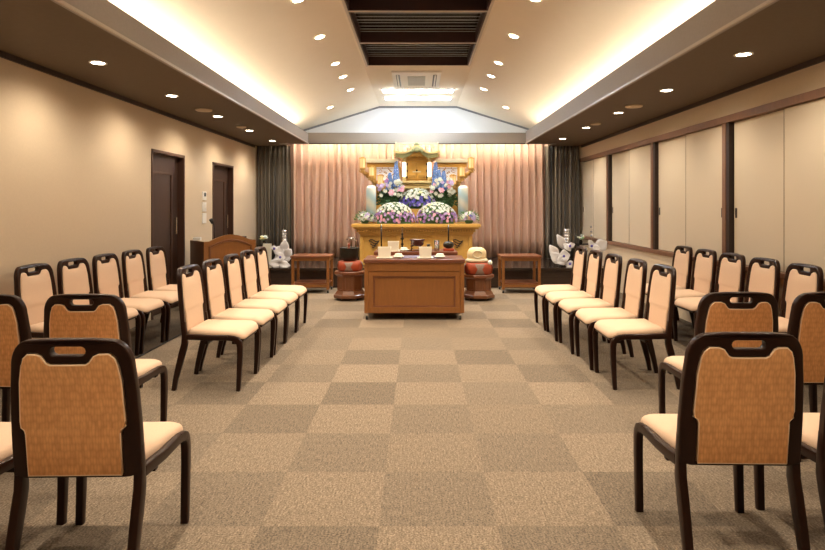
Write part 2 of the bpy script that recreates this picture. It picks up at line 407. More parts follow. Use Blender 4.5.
curtain('side_curtain', 2.47, 3.13, 11.33, .335, 2.515, .085, .035, M['darkcurtain'], 'charcoal striped curtain in the corner near the sliding screens', 5)

# ------------------------------------------------------------------ lamps
def spot(name, parent, loc, W, col, size=115, blend=.8, rad=.035, aim=None):
    L = bpy.data.lights.new(name, 'SPOT'); L.energy = W; L.color = col; L.spot_size = math.radians(size); L.spot_blend = blend; L.shadow_soft_size = rad
    o = bpy.data.objects.new(name, L); COL.objects.link(o); o.parent = parent; o.location = loc
    if aim: o.rotation_euler = aim
    return o
def ring(prof, n=24): return MB().lathe(prof, n=n)
WARM = (1, .85, .66)
ORD = ['first', 'second', 'third', 'fourth', 'fifth', 'sixth', 'seventh', 'eighth', 'ninth']
def downlight(x, y, z, tilt, label, group, W, r=.055, size=115):
    t = thing('downlight', label, 'ceiling light', (x, y, z), 0, group); t.rotation_euler = (0, tilt, 0)
    if 'dl' not in KIDS:
        a = MB(); n = 24
        P = lambda rr, zz: [(rr*math.cos(2*PI*i/n), rr*math.sin(2*PI*i/n), zz) for i in range(n)]
        a.stack([P(.068, -.001), P(.066, -.006), P(.054, -.006), P(.050, -.003)], cap=False)
        KIDS['dl'] = (a.build('trim_ring', M['white2'], t, smooth=True), MB().lathe([(.052, -.001), (.048, -.0045), (.02, -.006)], n=24).build('lamp', M['bulb'], t, smooth=True))
    else:
        for q in KIDS['dl']:
            c = q.copy(); COL.objects.link(c); c.parent = t
    spot('lamp_light', t, (0, 0, -.03), W*1.15, WARM, size)
    return t
for k, y in enumerate([10.42, 9.0, 7.58, 6.16, 4.74, 3.3, 1.0]):
    downlight(-2.61, y, ZS, 0, 'round downlight in the dark soffit on the door side, %s from the altar end' % ORD[k], 'downlights in the door-side soffit', 26, size=158)
for k, y in enumerate([10.08, 8.67, 7.28, 5.87, 4.48, 3.1, .9]):
    downlight(2.51, y, ZS, 0, 'round downlight in the dark soffit on the screen side, %s from the altar end' % ORD[k], 'downlights in the screen-side soffit', 26, size=158)
for s, nm, g, X1 in ((-1, 'door', 'downlights in the sloping ceiling on the door side', (1.56, 1.10)), (1, 'screen', 'downlights in the sloping ceiling on the screen side', (1.56, 1.07))):
    for k, y in enumerate([10.3, 9.45, 8.5, 7.72, 6.5, 5.33, 4.1, 2.9, .9]):
        x = X1[0] if k == 0 else X1[1]
        z = ZC - .31*(x-XF)
        downlight(s*x, y, z-.001, s*math.atan(.31), 'round downlight in the pale sloping ceiling on the %s side, %s from the end gable' % (nm, ORD[k]), g, 62 if k else 18, size=108)
for i, (x, y, l) in enumerate([(-2.60, 7.05, 'door side, nearer the viewer'), (-2.60, 8.55, 'door side, farther away'), (2.52, 6.78, 'screen side, nearer the viewer'), (2.52, 8.24, 'screen side, farther away')]):
    o = MB().lathe([(.10, 0), (.098, -.012), (.085, -.018), (.03, -.02)], n=28).build('ceiling_speaker' if i % 2 == 0 else 'smoke_detector', M['mesh' if 0 else 'wall'], smooth=True)
    o.location = (x, y, ZS-.001); sc = 1 if i % 2 == 0 else .72; o.scale = (sc, sc, 1)
    tag(o, 'flat beige %s between downlights in the dark soffit, %s' % (('round speaker', 'small round detector')[i % 2], l), 'ceiling fixture')
# cove tubes
def tube_lamp(name, label, x0, x1, y0, y1, z0, z1, m):
    t = thing(name, label, 'light', ((x0+x1)/2, (y0+y1)/2, z0))
    cx, cy = (x0+x1)/2, (y0+y1)/2
    MB().box(x0-cx, x1-cx, y0-cy, y1-cy, 0, .02).build('tube_base', M['white'], t)
    MB().box(x0-cx+.006, x1-cx-.006, y0-cy+.006, y1-cy-.006, .02, .045, bev=.008).build('tube', m, t)
for s, nm in ((-1, 'door'), (1, 'screen')):
    tube_lamp('cove_light', 'warm tube light hidden in the ceiling cove on the %s side' % nm, s*2.33-.03, s*2.33+.03, .2, 10.7, ZS+.045, 2.6, M['cove'])
tube_lamp('curtain_light', 'tube light hidden behind the beam washing the beige curtain', -2.35, 2.35, 11.05, 11.11, 2.56, 2.6, M['wash'])
# two cool fluorescent lamps near the gable
for k, (y, lab) in enumerate(((9.98, 'nearer the air conditioner'), (10.66, 'nearer the end gable'))):
    t = thing('fluorescent_light', 'long cool white ceiling lamp, %s' % lab, 'ceiling light', (PX(418, y), y, ZC-.002), 0, 'long white ceiling lamps')
    MB().box(-.62, .62, -.09, .09, -.012, 0, bev=.004).build('housing', M['white'], t)
    MB().box(-.60, .60, -.065, .065, -.034, -.012, bev=.01).build('diffuser', M['tube'], t)

# louvre bays in the ceiling
for i, (a, c) in enumerate(BAYS):
    t = thing('ceiling_louver', 'dark slatted ceiling opening, %s' % ['nearest the air conditioner', 'middle of the three', 'cut by the top edge of the view'][i], 'ceiling louver', (0, (a+c)/2, ZC), 0, 'dark ceiling louvers')
    h = (c-a)/2; f = MB(); e = .003
    f.box(-.715, -.70, -h+e, h-e, .002, .17).box(.70, .715, -h+e, h-e, .002, .17).box(-.70, .70, -h+e, -h+.015, .002, .17).box(-.70, .70, h-.015, h-e, .002, .17)
    f.build('recess_frame', M['louverbox'], t); MB().box(-.715, .715, -h+e, h-e, .171, .19).build('recess_back', M['black'], t)
    n = 10; src = None
    for k in range(n):
        y = -h+.06+(2*h-.12)*k/(n-1)
        if src is None:
            src = MB().stack([[(x, -.012, 0), (x, .016, .008), (x, .013, .013), (x, -.015, .005)] for x in (-.695, .695)]).build('slat', M['louver'], t); o = src
        else: o = src.copy(); COL.objects.link(o)
        o.location = (0, y, .11+(.004 if k % 3 == 0 else 0)); o.rotation_euler = (.12*math.sin(k*2.3), 0, 0)
# air conditioner cassette
t = thing('air_conditioner', 'white ceiling air conditioner cassette with square grey grille', 'air conditioner', (PX(416.5, 9.12), 9.12, ZC-.001))
MB().box(-.37, .37, -.56, .56, -.03, 0, bev=.008).build('cover', M['white'], t)
MB().box(-.135, .135, -.33, .33, -.036, -.030, bev=.002).build('intake_grille', M['mesh'], t)
for s in (-1, 1):
    MB().box(s*.28-.03, s*.28+.03, -.42, .42, -.033, -.0302).build('air_slot', M['slotdark'], t)
    MB().bar([(s*.285, -.41, -.037), (s*.285, .41, -.037)], .022, .006).build('air_flap', M['white'], t)

# wall switches
for i, (y0, y1, lab) in enumerate(((191.5, 200, 'white wall thermostat, topmost of three plates between the doors'), (202.3, 211.5, 'white wall switch plate, middle one between the doors'), (213, 223.2, 'white blank wall plate, lowest of three between the doors'))):
    D = 8.57; t = thing(('thermostat', 'light_switch', 'wall_plate')[i], lab, 'wall switch', (-WX, D, PZ((y0+y1)/2, D)))
    h = (y1-y0)/F*D/2; MB().box(0.001, .014, -.075, .075, -h, h, bev=.003).build('plate', M['white'], t)
    if i == 0: MB().box(.014, .017, -.02, .05, -.01, h*.75, bev=.001).build('display', M['slotdark'], t)
    if i == 1:
        for q in (-.03, .03): MB().box(.014, .019, q-.022, q+.022, -.035, .035, bev=.002).build('rocker', M['white2'], t)

# ------------------------------------------------------------------ chairs
def make_chair(label, group):
    t = thing('banquet_chair', label, 'chair', (0, 0, 0), 0, group)
    lean = lambda z: -.168 - (z-.36)*.095
    def rm(thick_off=0): return lambda x, y, th: (x, lean(y) + th + thick_off - .028*(1-(x/.235)**2), y)
    top = .893
    # outer outline, counter-clockwise from lower right
    out = [(.222, .393), (.225, .46), (.224, .56), (.218, .70), (.209, .79)]
    out += [(.209-.072*(1-math.cos(a)), .79+.098*math.sin(a)) for a in [PI/2*k/8 for k in range(1, 9)]]
    out += [(.08, top), (.0, top+.001)]
    out = out + [(-x, z) for x, z in out[-2::-1]]
    def panel(o=0):
        p = [(.166-o, .399+o), (.166-o, .553), (.170-o, .568), (.182-o, .577), (.184-o, .60), (.177-o, .74), (.167-o, .80), (.159-o, .826-o*.7), (.142-o, .842-o), (.105, .842-o), (.09, .836-o), (.074, .813-o), (.06, .806-o), (0, .806-o)]
        return p + [(-x, z) for x, z in p[-2::-1]]
    slot = arc(.045, .851, .0155, -90, 90) + arc(-.045, .851, .0155, 90, 270)
    plate([out, panel(), slot], .034, .006, rm(), 'back_frame', M['frame'], t)
    plate([panel(.0015)], .036, .015, rm(.006), 'backrest', M['cream'], t)
    cu = plate([panel(.004)], .02, .004, lambda x, y, th: (x, lean(y)+min(th, .0)-.012-.028*(1-(x/.235)**2), y), 'back_panel', M['weave'], t)
    cu['label'] = 'orange-brown woven rear panel'
    pp = panel(.004); b = MB(); pts = [(x, lean(z)-.019-.028*(1-(x/.235)**2), z) for x, z in pp]
    b.tube(pts + [pts[0]], .0032, 6).build('piping', M['piping'], cu, smooth=True)
    # seat
    def outline(ins, z, n=7):
        P = []; yb, yf, wb, wf, r = -.165, .262, .188, .218, .06
        for (cx, cy, a0) in ((wf-r, yf-r, 0), (-(wf-r), yf-r, 90), (-(wb-r*.5), yb+r*.5, 180), (wb-r*.5, yb+r*.5, 270)):
            rr = r if cy > 0 else r*.5; rr2 = max(.004, rr-ins)
            for k in range(n+1):
                a = math.radians(a0+90*k/n)
                x, y = cx+rr2*math.cos(a), cy+rr2*math.sin(a)
                if ins > rr: x *= 1-(ins-rr)/.2; y = cy + (y-cy) - (ins-rr)*(1 if cy > 0 else -1)
                q = max(0, (y-.10)/.16); P.append((x, y, z - .034*q*q*(1 if z > .415 else .75)))
        return P
    lv = [(.02, .392), (.004, .394), (0, .402), (0, .418), (.004, .432), (.014, .442), (.035, .449), (.058, .452), (.10, .454), (.15, .454)]
    MB().stack([outline(i, z) for i, z in lv]).build('seat', M['cream'], t, auto=60)
    b = MB(); b.box(-.19, .19, -.14, -.11, .375, .392, bev=.004).box(-.2, .2, .17, .205, .335, .372, bev=.004)
    b.stack([outline(.012, .372), outline(.012, .391)])
    b.build('seat_frame', M['frame'], t)
    for s in (-1, 1):
        xf, xr = s*.220, s*.209
        path = [(xf, .225, 0), (xf, .232, .12), (xf, .238, .25), (xf, .238, .32), (xf, .232, .350), (xf, .216, .372), (xf, .19, .383), (xf, .15, .388)]
        MB().bar(path, .032, [.028, .034, .04, .042, .042, .042, .040, .038]).build('leg', M['frame'], t, auto=40)
        MB().bar([(xf, .15, .388), (xf, 0, .388), (s*.209, -.155, .392)], .032, [.038, .038, .042]).build('side_rail', M['frame'], t, auto=40)
        MB().bar([(xr, -.252, 0), (xr, -.238, .08), (xr, -.214, .18), (xr, -.19, .27), (xr, -.172, .34), (xr, lean(.40), .40), (xr, lean(.5), .5)], .032, [.03, .035, .042, .048, .046, .038, .03]).build('leg', M['frame'], t, auto=40)
    b = MB(); b.box(-.205, .205, -.035, -.005, .335, .357, bev=.004)
    b.build('crossbar', M['frame'], t)
    return t
POS = []
nth = ['nearest the viewer', 'second from the viewer', 'middle one', 'second from the stage', 'nearest the stage']
yin = [4.465, 4.97, 5.49, 5.99, 6.49]
for k in range(5):
    POS.append((-1.535, yin[k]+.0, -PI/2, 'cream upholstered chair, dark frame, aisle row on the door side, %s' % nth[k], 'aisle chairs on the door side'))
xr = [1.675, 1.66, 1.635, 1.615, 1.605]
for k in range(5):
    POS.append((xr[k], yin[k]+.03, PI/2, 'cream upholstered chair, dark frame, aisle row on the screen side, %s' % nth[k], 'aisle chairs on the screen side'))
yo = [4.55+.494*k for k in range(5)]
for k in range(5):
    POS.append((-2.79+.016*k, yo[k], -PI/2, 'cream upholstered chair against the plain wall, %s of its row' % nth[k], 'wall row on the door side'))
for k in range(5):
    POS.append((2.815, 4.57+.52*k, PI/2, 'cream upholstered chair against the sliding screens, %s of its row' % nth[k], 'wall row on the screen side'))
G1 = 'chairs seen from behind on the door side'; G2 = 'chairs seen from behind on the screen side'
POS += [(-1.21, 2.25, 0, 'large foreground chair with whole orange woven back, on the door side', G1),
        (-1.74, 2.25, 0, 'foreground chair cut by the frame beside the orange-backed one, door side', G1),
        (-1.745, 3.26, 0, 'orange-backed chair just ahead of the big foreground one, door side', G1),
        (-2.26, 3.26, 0, 'orange-backed chair partly out of frame, second row, by the plain wall', G1),
        (1.196, 2.345, 0, 'large foreground chair with whole tan woven back, on the screen side', G2),
        (1.74, 2.36, 0, 'foreground chair cut by the frame beside the tan-backed one, screen side', G2),
        (1.715, 3.33, 0, 'orange-backed chair just ahead of the big foreground one, screen side', G2),
        (2.21, 3.33, 0, 'orange-backed chair partly out of frame, second row, by the sliding screens', G2)]
c0 = None
for i, (x, y, rz, lab, g) in enumerate(POS):
    rz2 = rz + R.uniform(-.025, .025)
    if c0 is None: c0 = make_chair(lab, g); c0.location = (x, y, 0); c0.rotation_euler = (0, 0, rz2)
    else: dup(c0, (x, y, 0), rz2, lab, g)

# ------------------------------------------------------------------ desks
def caster(parent, x, y, z=0, r=.026):
    t = MB().tube([(x-.012, y, z+r), (x+.012, y, z+r)], r, 14).build('caster', M['rubber'], parent, auto=40)
    MB().box(x-.02, x+.02, y-.012, y+.02, z+r+.006, z+.07, bev=.003).build('caster_fork', M['chrome'], t)
def desk(label, x, y, w, d, h, front=True):
    t = thing('incense_desk', label, 'desk', (x, y, 0)); hw = w/2
    MB().box(-hw-.012, hw+.012, -.012, d+.012, h-.045, h, bev=.012).build('desk_top', M['cherrytop'], t)
    b = MB()
    b.box(-hw, hw, .03, .05, .10, h-.045)                              # panel ground
    for s in (-1, 1): b.box(s*hw, s*(hw-.045), 0, d, .085, h-.045, bev=.004)
    b.box(-hw+.045, hw-.045, .006, .05, h-.145, h-.045, bev=.003).box(-hw+.045, hw-.045, .004, .05, .085, .155, bev=.003)
    b.box(-hw+.045, hw-.045, .012, .05, h-.205, h-.15, bev=.003)
    for s in (-1, 1): b.box(s*(hw-.045), s*(hw-.105), .012, .05, .15, h-.2, bev=.003)
    b.box(-hw+.045, hw-.045, d-.03, d, .085, h-.045)
    b.build('desk_body', M['cherry'], t)
    g = MB(); a = hw-.105                                              # moulding inside the panel
    for q in ((-a, a, .155, .17), (-a, a, h-.22, h-.205), (-a, -a+.015, .155, h-.205), (a-.015, a, .155, h-.205)): g.box(q[0], q[1], .018, .034, q[2], q[3], bev=.004)
    g.build('panel_moulding', M['cherrytop'], t)
    for cx in (-hw+.025, hw-.045):
        for cy in (.05, d-.05): caster(t, cx, cy)
    return t
DX = PX(414.3, 6.85)
desk('cherry wood incense desk on casters in front, with panelled face', DX, 6.86, 1.18, .54, .722)
DX2 = PX(415.7, 7.96)
desk('red-brown desk standing behind the front incense desk, before the altar', DX2, 7.97, 1.13, .5, .722)
o = MB().box(-.30, .30, -.17, .17, 0, .003).build('desk_cloth', M['blue']); o.location = (DX+.06, 7.17, .7225)
tag(o, 'dark blue cloth lying on the front incense desk', 'cloth')
def offering_box(cx, D, w, h, z, label):
    t = thing('paper_box', label, 'box', (PX(cx, D), D, z)); w /= 2
    b = MB(); L = [[(sx*(w+e), sy*(w*.8+e), zz) for sx, sy in ((-1, -1), (1, -1), (1, 1), (-1, 1))] for e, zz in ((-.008, 0), (0, h), (-.006, h), (-.013, .01))]
    b.stack(L).build('box_body', M['paper'], t)
    MB().box(-w*1.25, w*1.25, -w, w, -.0, .004).build('paper_mat', M['paper'], t)
    return t
def dish(cx, D, w, z, label):
    o = MB().lathe([(w*.30, 0), (w*.34, .012), (w*.5, .02), (w*.36, .026), (w*.3, .05), (w*.05, .055)], n=20).build('offering_dish', M['paper'], smooth=True, auto=50)
    o.location = (PX(cx, D), D, z); tag(o, label, 'dish')
offering_box(384.5, 7.02, .155, .128, .7265, 'cream paper box on the front desk, nearer the bell')
offering_box(425.3, 7.02, .155, .128, .7265, 'cream paper box on the front desk, nearer the wooden fish')
dish(398.5, 7.0, .14, .7265, 'white lidded dish on the front desk, nearer the bell')
dish(440, 7.0, .14, .7265, 'white lidded dish on the front desk, nearer the wooden fish')
Z2 = .7225
offering_box(393.5, 8.1, .155, .135, Z2, 'cream paper box on the rear desk beside the candlestick')
dish(404, 8.08, .15, Z2, 'white dish on the rear desk below the candlestick')
# small riser, burner and candlesticks on the rear desk
o = MB().box(-.17, .17, -.1, .1, 0, .008, bev=.003).build('burner_tray', M['maroon']); o.location = (PX(417, 8.15), 8.15, Z2); tag(o, 'dark red lacquer tray under the incense burner', 'tray')
t = thing('incense_burner', 'dark red three-legged incense burner filled with ash', 'incense burner', (PX(417.2, 8.15), 8.15, Z2+.0095))
MB().lathe([(.03, .055), (.075, .062), (.095, .09), (.088, .115), (.098, .13), (.108, .142), (.108, .152), (.09, .152), (.086, .142)], n=28).build('bowl', M['maroon'], t, smooth=True)
MB().lathe([(.087, .142), (.04, .149), (.005, .15)], n=20).build('ash', M['ash'], t, smooth=True)
for k in range(3):
    a = -PI/2+.0+2*PI*k/3+.5; c, s_ = math.cos(a), math.sin(a)
    MB().tube([(.055*c, .055*s_, .075), (.082*c, .082*s_, .05), (.074*c, .074*s_, .02), (.085*c, .085*s_, 0)], .021, 8, .013).build('leg', M['maroon'], t, smooth=True)
def stick(name, px, D, z, ztop, label, flat=True):
    t = thing(name, label, 'stand', (PX(px, D), D, z)); h = ztop-z
    MB().lathe([(.055, 0), (.055, .008), (.02, .02), (.012, .04)], n=20).build('base', M['black'], t, smooth=True)
    MB().tube([(0, 0, .03), (0, 0, h)], .011, 10).build('pole', M['black'], t, smooth=True)
stick('flower_stand_pole', 381.3, 8.35, Z2, PZ(224.5, 8.35), 'thin black upright pole on the rear desk, beside the paper box')
t = thing('candlestick', 'dark turned candlestick behind the white dish', 'candlestick', (PX(402.3, 8.35), 8.35, Z2)); h = PZ(226.5, 8.35)-Z2
MB().lathe([(.05, 0), (.05, .01), (.02, .025), (.012, .06), (.022, .08), (.010, .1), (.010, .14), (.03, .155), (.014, .175), (.01, .21), (.02, .225), (.006, .24), (.003, h)], n=16).build('stem', M['bronze'], t, smooth=True)
t = thing('bowl_stand', 'black round bowl with upright rod on a red square base', 'bowl', (PX(448.5, 8.15), 8.15, Z2))
MB().box(-.075, .075, -.07, .07, 0, .035, bev=.01).build('base', M['redlac'], t)
MB().lathe([(.03, .035), (.065, .05), (.078, .08), (.07, .11), (.05, .125), (.02, .13)], n=24).build('bowl', M['bronze'], t, smooth=True)
MB().tube([(0, 0, .12), (0, 0, PZ(224.5, 8.15)-Z2)], .010, 10).build('rod', M['black'], t, smooth=True)
o = MB().lathe([(.022, 0), (.026, .05), (.02, .06), (.026, .085), (.022, .09)], n=14).build('incense_holder', M['bronze'], smooth=True); o.location = (PX(428.5, 8.2), 8.2, Z2)
tag(o, 'small dark cylinder between burner and glass vase', 'incense holder')
t = thing('glass_vase', 'small clear glass holding a white flower on the rear desk', 'vase', (PX(436.8, 8.1), 8.1, Z2))
gm = mat('clear_glass', (.9, .92, .92), .05, noise=.01); gb = gm.node_tree.nodes['Principled BSDF']; gb.inputs['Transmission Weight'].default_value = .95; gb.inputs['IOR'].default_value = 1.2
MB().lathe([(.03, 0), (.036, .004), (.038, .15), (.035, .15), (.033, .01)], n=20).build('glass', gm, t, smooth=True)
MB().ball((0, 0, .05), .028, sz=.9).build('flower', M['fwhite'], t, smooth=True)
MB().petal((0, 0, .03), (.3, 0, 1), (0, -1, 0), .05, .03).petal((0, 0, .03), (-.4, 0, 1), (0, -1, 0), .05, .03).build('leaf', M['leaf'], t)

# ------------------------------------------------------------------ side tables
def side_table(label, x, y, w, d, h):
    t = thing('side_table', label, 'table', (x, y, 0), 0, 'low tables in front of the stage'); hw = w/2
    MB().box(-hw-.015, hw+.015, -.015, d+.015, h-.028, h, bev=.006).build('table_top', M['redwood'], t)
    b = MB(); b.box(-hw+.04, hw-.04, .004, .026, h-.078, h-.028).box(-hw+.04, hw-.04, d-.026, d-.004, h-.078, h-.028)
    for s in (-1, 1): b.box(s*(hw-.004), s*(hw-.026), .03, d-.03, h-.078, h-.028)
    b.build('apron', M['cherry'], t)
    MB().box(-hw+.02, hw-.02, .02, d-.02, .135, .16, bev=.004).build('shelf', M['redwood'], t)
    b = MB(); b.box(-hw+.04, hw-.04, .004, .03, .09, .135); b.build('shelf_rail', M['cherry'], t)
    for sx in (-hw, hw-.042):
        for sy in (0, d-.042):
            L = MB().box(sx, sx+.042, sy, sy+.042, .055, h-.028, bev=.003).build('leg', M['cherry'], t)
            caster(L, sx+.021, sy+.021, 0, .024)
side_table('low reddish wooden side table between white flowers and bell pedestal', PX(310.2, 8.98), 8.98, .585, .44, .578)
side_table('low reddish wooden side table between wooden fish pedestal and white flowers', PX(521.5, 8.98), 8.98, .60, .44, .578)

# ------------------------------------------------------------------ pedestals, bell, wooden fish
def pedestal(label, x, y, h, k=1.0):
    t = thing('octagonal_pedestal', label, 'pedestal', (x, y, 0), 0, 'octagonal pedestals'); r8 = PI/8
    def oct_(r, z): return [(r*math.cos(r8+PI/4*i), r*math.sin(r8+PI/4*i), z) for i in range(8)]
    b = MB(); b.stack([oct_(.185*k, .13), oct_(.185*k, h-.06)]).build('body', M['mahog'], t)
    MB().stack([oct_(.238*k, .035), oct_(.242*k, .05), oct_(.242*k, .075), oct_(.225*k, .085), oct_(.205*k, .115), oct_(.192*k, .135)]).build('plinth', M['mahog'], t)
    MB().stack([oct_(.192*k, h-.075), oct_(.20*k, h-.06), oct_(.225*k, h-.04), oct_(.232*k, h-.035), oct_(.232*k, h-.005), oct_(.226*k, h)]).build('pedestal_top', M['redwood'], t)
    ap = .185*k*math.cos(r8)
    for i in range(8):
        a = PI/4*i+PI/4
        g = MB(); w = .105*k; hh = h-.06-.15
        for q in ((-w/2, w/2, 0, .012), (-w/2, w/2, hh-.012, hh), (-w/2, -w/2+.012, 0, hh), (w/2-.012, w/2, 0, hh)): g.box(q[0], q[1], -.006, .004, q[2], q[3], bev=.002)
        o = g.build('panel_frame', M['redwood'], t); o.location = (ap*math.cos(a), ap*math.sin(a), .145); o.rotation_euler = (0, 0, a+PI/2)
    for i in range(4):
        a = PI/2*i+PI/4; MB().ball((.17*math.cos(a), .17*math.sin(a), .02), .02, sub=1).build('caster', M['rubber'], t, smooth=True)
        MB().tube([(.17*math.cos(a), .17*math.sin(a), .03), (.17*math.cos(a), .17*math.sin(a), .05)], .012).build('caster_stem', M['chrome'], t)
def cushion(label, x, y, z, r, h):
    t = thing('round_cushion', label, 'cushion', (x, y, z)); n = 48
    lo = []
    for j in range(9):
        a = -PI/2*.8+PI*.8*j/8
        rr = .80*r+.20*r*math.cos(a); zz = h/2+h/2*math.sin(a)/math.sin(PI/2*.8)
        lo.append([((rr*(1+.035*math.cos(8*2*PI*i/n)))*math.cos(2*PI*i/n), (rr*(1+.035*math.cos(8*2*PI*i/n)))*math.sin(2*PI*i/n), zz) for i in range(n)])
    MB().stack(lo).build('cushion_body', M['redlac'], t, smooth=True)
    for i in range(4):
        a = PI/2*i+PI/4+PI/4; lo = []
        for j in range(7):
            e = -PI*.36+PI*.72*j/6; rr = .80*r+.215*r*math.cos(e)+.004; zz = h/2+h*.49*math.sin(e)/math.sin(PI/2*.8); wd = .20*(.4+1.2*abs(math.sin(e)))+.08
            lo.append([(rr*1.03*math.cos(a+wd*q), rr*1.03*math.sin(a+wd*q), zz) for q in (-1, -.5, 0, .5, 1)])
        MB().stack(lo, cap=False, closed=False).build('brocade_patch', M['brocade'], t, smooth=True)
PLX, PRX, PY_ = PX(350, 8.43), PX(478.5, 8.43), 8.43
pedestal('octagonal wooden pedestal carrying the black bell bowl', PLX, PY_, .412)
pedestal('octagonal wooden pedestal carrying the carved wooden fish', PRX, PY_, .366)
cushion('round red cushion under the black bell bowl', PLX, PY_, .413, .178, .14)
cushion('round red cushion under the cream wooden fish', PRX, PY_, .367, .20, .165)
t = thing('bell_bowl', 'large black metal bell bowl on a red cushion', 'bell', (PLX-.005, PY_, .553))
MB().lathe([(.05, 0), (.085, .005), (.112, .025), (.130, .06), (.138, .10), (.138, .17), (.143, .185), (.143, .195), (.133, .195), (.128, .17), (.12, .04), (.05, .02)], n=40).build('bowl', M['bronze'], t, smooth=True)
t = thing('bell_striker', 'red-handled bell striker with chrome hooked holder, standing in the bowl', 'striker', (PLX, PY_, .576))
MB().tube([(-.01, -.02, 0), (-.012, -.025, .2), (-.014, -.03, .23)], .013, 10).build('handle', M['redlac'], t, smooth=True)
for k, (x0, dx) in enumerate(((.0, -.055), (.055, -.055))):
    pts = [(x0+.02, .03, 0), (x0+.02, .03, .26)] + [(x0+.02-.035*(1-math.cos(a)), .03-.01, .26+.05*math.sin(a)) for a in [PI*q/8 for q in range(1, 8)]]
    MB().tube(pts, .009, 8).build('hook', M['chrome'], t, smooth=True)
# wooden fish drum
t = thing('wooden_fish', 'cream carved wooden fish drum on a red cushion', 'drum', (PRX-.025, PY_, .533))
b = MB(); n = 28; lo = []
for j in range(15):
    a = PI*j/14; z = .11-.11*math.cos(a)*1.0
    rr = .142*math.sin(a)**.55 if 0 < j < 14 else .03
    lo.append([(rr*math.cos(2*PI*i/n), rr*.8*math.sin(2*PI*i/n), z) for i in range(n)])
b.stack(lo).build('drum_body', M['fish'], t, smooth=True)
MB().lathe([(.13, .0), (.155, .008), (.168, .03), (.155, .05), (.14, .06)], n=36, sy=.8).build('carved_brim', M['cgold'], t, smooth=True)
b = MB()
b.tube([(.062*math.cos(a), -.123+.03*abs(math.cos(a)), .125+.05*math.sin(a)) for a in [2*PI*q/20 for q in range(21)]], .011, 8).build('carved_scroll', M['cgold'], t, smooth=True)
o = MB().ball((0, 0, 0), .034).build('mallet_head', M['fwhite'], smooth=True); mt = thing('mallet', 'mallet with round white head lying by the wooden fish', 'mallet', (PX(490, 8.2), 8.19, PZ(262.5, 8.2)))
o.parent = mt; MB().tube([(0, .03, -.005), (-.02, .30, -.018)], .008, 8).build('handle', M['mahog'], mt, smooth=True)

# ------------------------------------------------------------------ lectern
t = thing('lectern', 'wooden lectern with arched panelled front turned towards the aisle', 'lectern', (PX(223.6, 7.95), 7.95, 0), math.radians(43))
hw = .365
def archz(x, h0=.885, h1=.968): return h0 + (h1-h0)*math.cos(min(1, abs(x)/(hw*.8))*PI/2)**1.0
n = 20
pr = [(-hw, .02), (hw, .02)] + [(hw-2*hw*i/n, archz(hw-2*hw*i/n)) for i in range(n+1)]
MB().prism(pr, -.22, -.195).build('front_panel', M['cherry'], t, auto=30)
xs = [-hw+.075+(2*hw-.15)*i/n for i in range(n+1)]
g = MB().stack([[(x, -.235, archz(x)-.085), (x, -.235, archz(x)-.065), (x, -.22, archz(x)-.06), (x, -.22, archz(x)-.09)] for x in xs])
for x in (-hw+.075, hw-.075): g.box(x-.011, x+.011, -.235, -.22, .12, .82)
g.box(-hw+.07, hw-.07, -.235, -.22, .11, .13); g.build('panel_moulding', M['mahog'], t)
for s in (-1, 1): MB().box(s*hw, s*(hw-.025), -.195, .24, .02, .885, bev=.004).build('side_panel', M['lecside'], t)
MB().box(-hw+.025, hw-.025, -.19, .235, .80, .825, bev=.004).build('desk_surface', M['lecside'], t)
MB().box(-hw-.012, hw+.012, -.235, .25, 0, .03, bev=.005).build('plinth', M['mahog'], t)
lm = Matrix.Translation(t.location) @ Matrix.Rotation(math.radians(43), 4, 'Z')
p = lm @ Vector((-.345, .12, .886))
t = thing('microphone', 'black microphone on gooseneck above the lectern', 'microphone', (PX(214.5, 8.05), 8.05, .826))
MB().lathe([(.045, 0), (.045, .01), (.012, .018)], n=18).build('base', M['rubber'], t, smooth=True)
MB().tube([(0, 0, .01), (0, 0, .2), (-.005, -.01, .27), (-.012, -.03, .30)], .006, 8).build('gooseneck', M['rubber'], t, smooth=True)
MB().tube([(-.015, -.03, .285), (-.03, -.06, .34)], .019, 12, .026).build('microphone_head', M['rubber'], t, smooth=True)
o = MB().box(-.05, .05, -.03, .03, 0, .045, bev=.008).build('tissue_box', M['white']); o.location = (PX(206, 8.2), 8.1, .826+.06); 
o.location = (p.x+.03, p.y, .886); tag(o, 'small white box on the lectern edge under the wall plates', 'box')
t = thing('water_glass', 'small clear glass at the stage end of the lectern', 'glass', tuple(lm @ Vector((.30, .0, .826))))
MB().lathe([(.024, 0), (.03, .004), (.034, .1), (.031, .1), (.027, .01)], n=18).build('glass', gm, t, smooth=True)

# ------------------------------------------------------------------ the altar
AD = 10.3
A = thing('altar_counter', 'wide gold wooden altar counter on the stage carrying the flowers', 'altar', (0, 0, .33))
def ab(name, m, mb, smooth=False, auto=None):
    bmesh.ops.translate(mb.bm, verts=mb.bm.verts[:], vec=(0, 0, -.33)); return mb.build(name, m, A, smooth, auto)
ac = PX(416, 9.95)
w0 = 64.5/F*9.9
b = MB(); 
for (hw_, y_, z0, z1) in ((1.10, 9.86, .985, 1.045), (1.07, 9.89, .955, .985), (1.02, 9.93, .90, .955), (.985, 9.96, .865, .90), (.97, 9.98, .84, .865)):
    b.box(ac-hw_, ac+hw_, y_, 10.55, z0, z1, bev=.01)
ab('counter_top', M['gold'], b)
b = MB().box(ac-.94, ac+.94, 10.02, 10.5, .34, .84)
b.box(ac-.98, ac+.98, 9.97, 10.55, .335, .42, bev=.01)
for q in range(7):
    x = ac-.94+q*(1.88/6); b.box(x-.03, x+.03, 9.995, 10.03, .42, .84, bev=.006)
ab('counter_body', M['gold'], b)
b = MB()
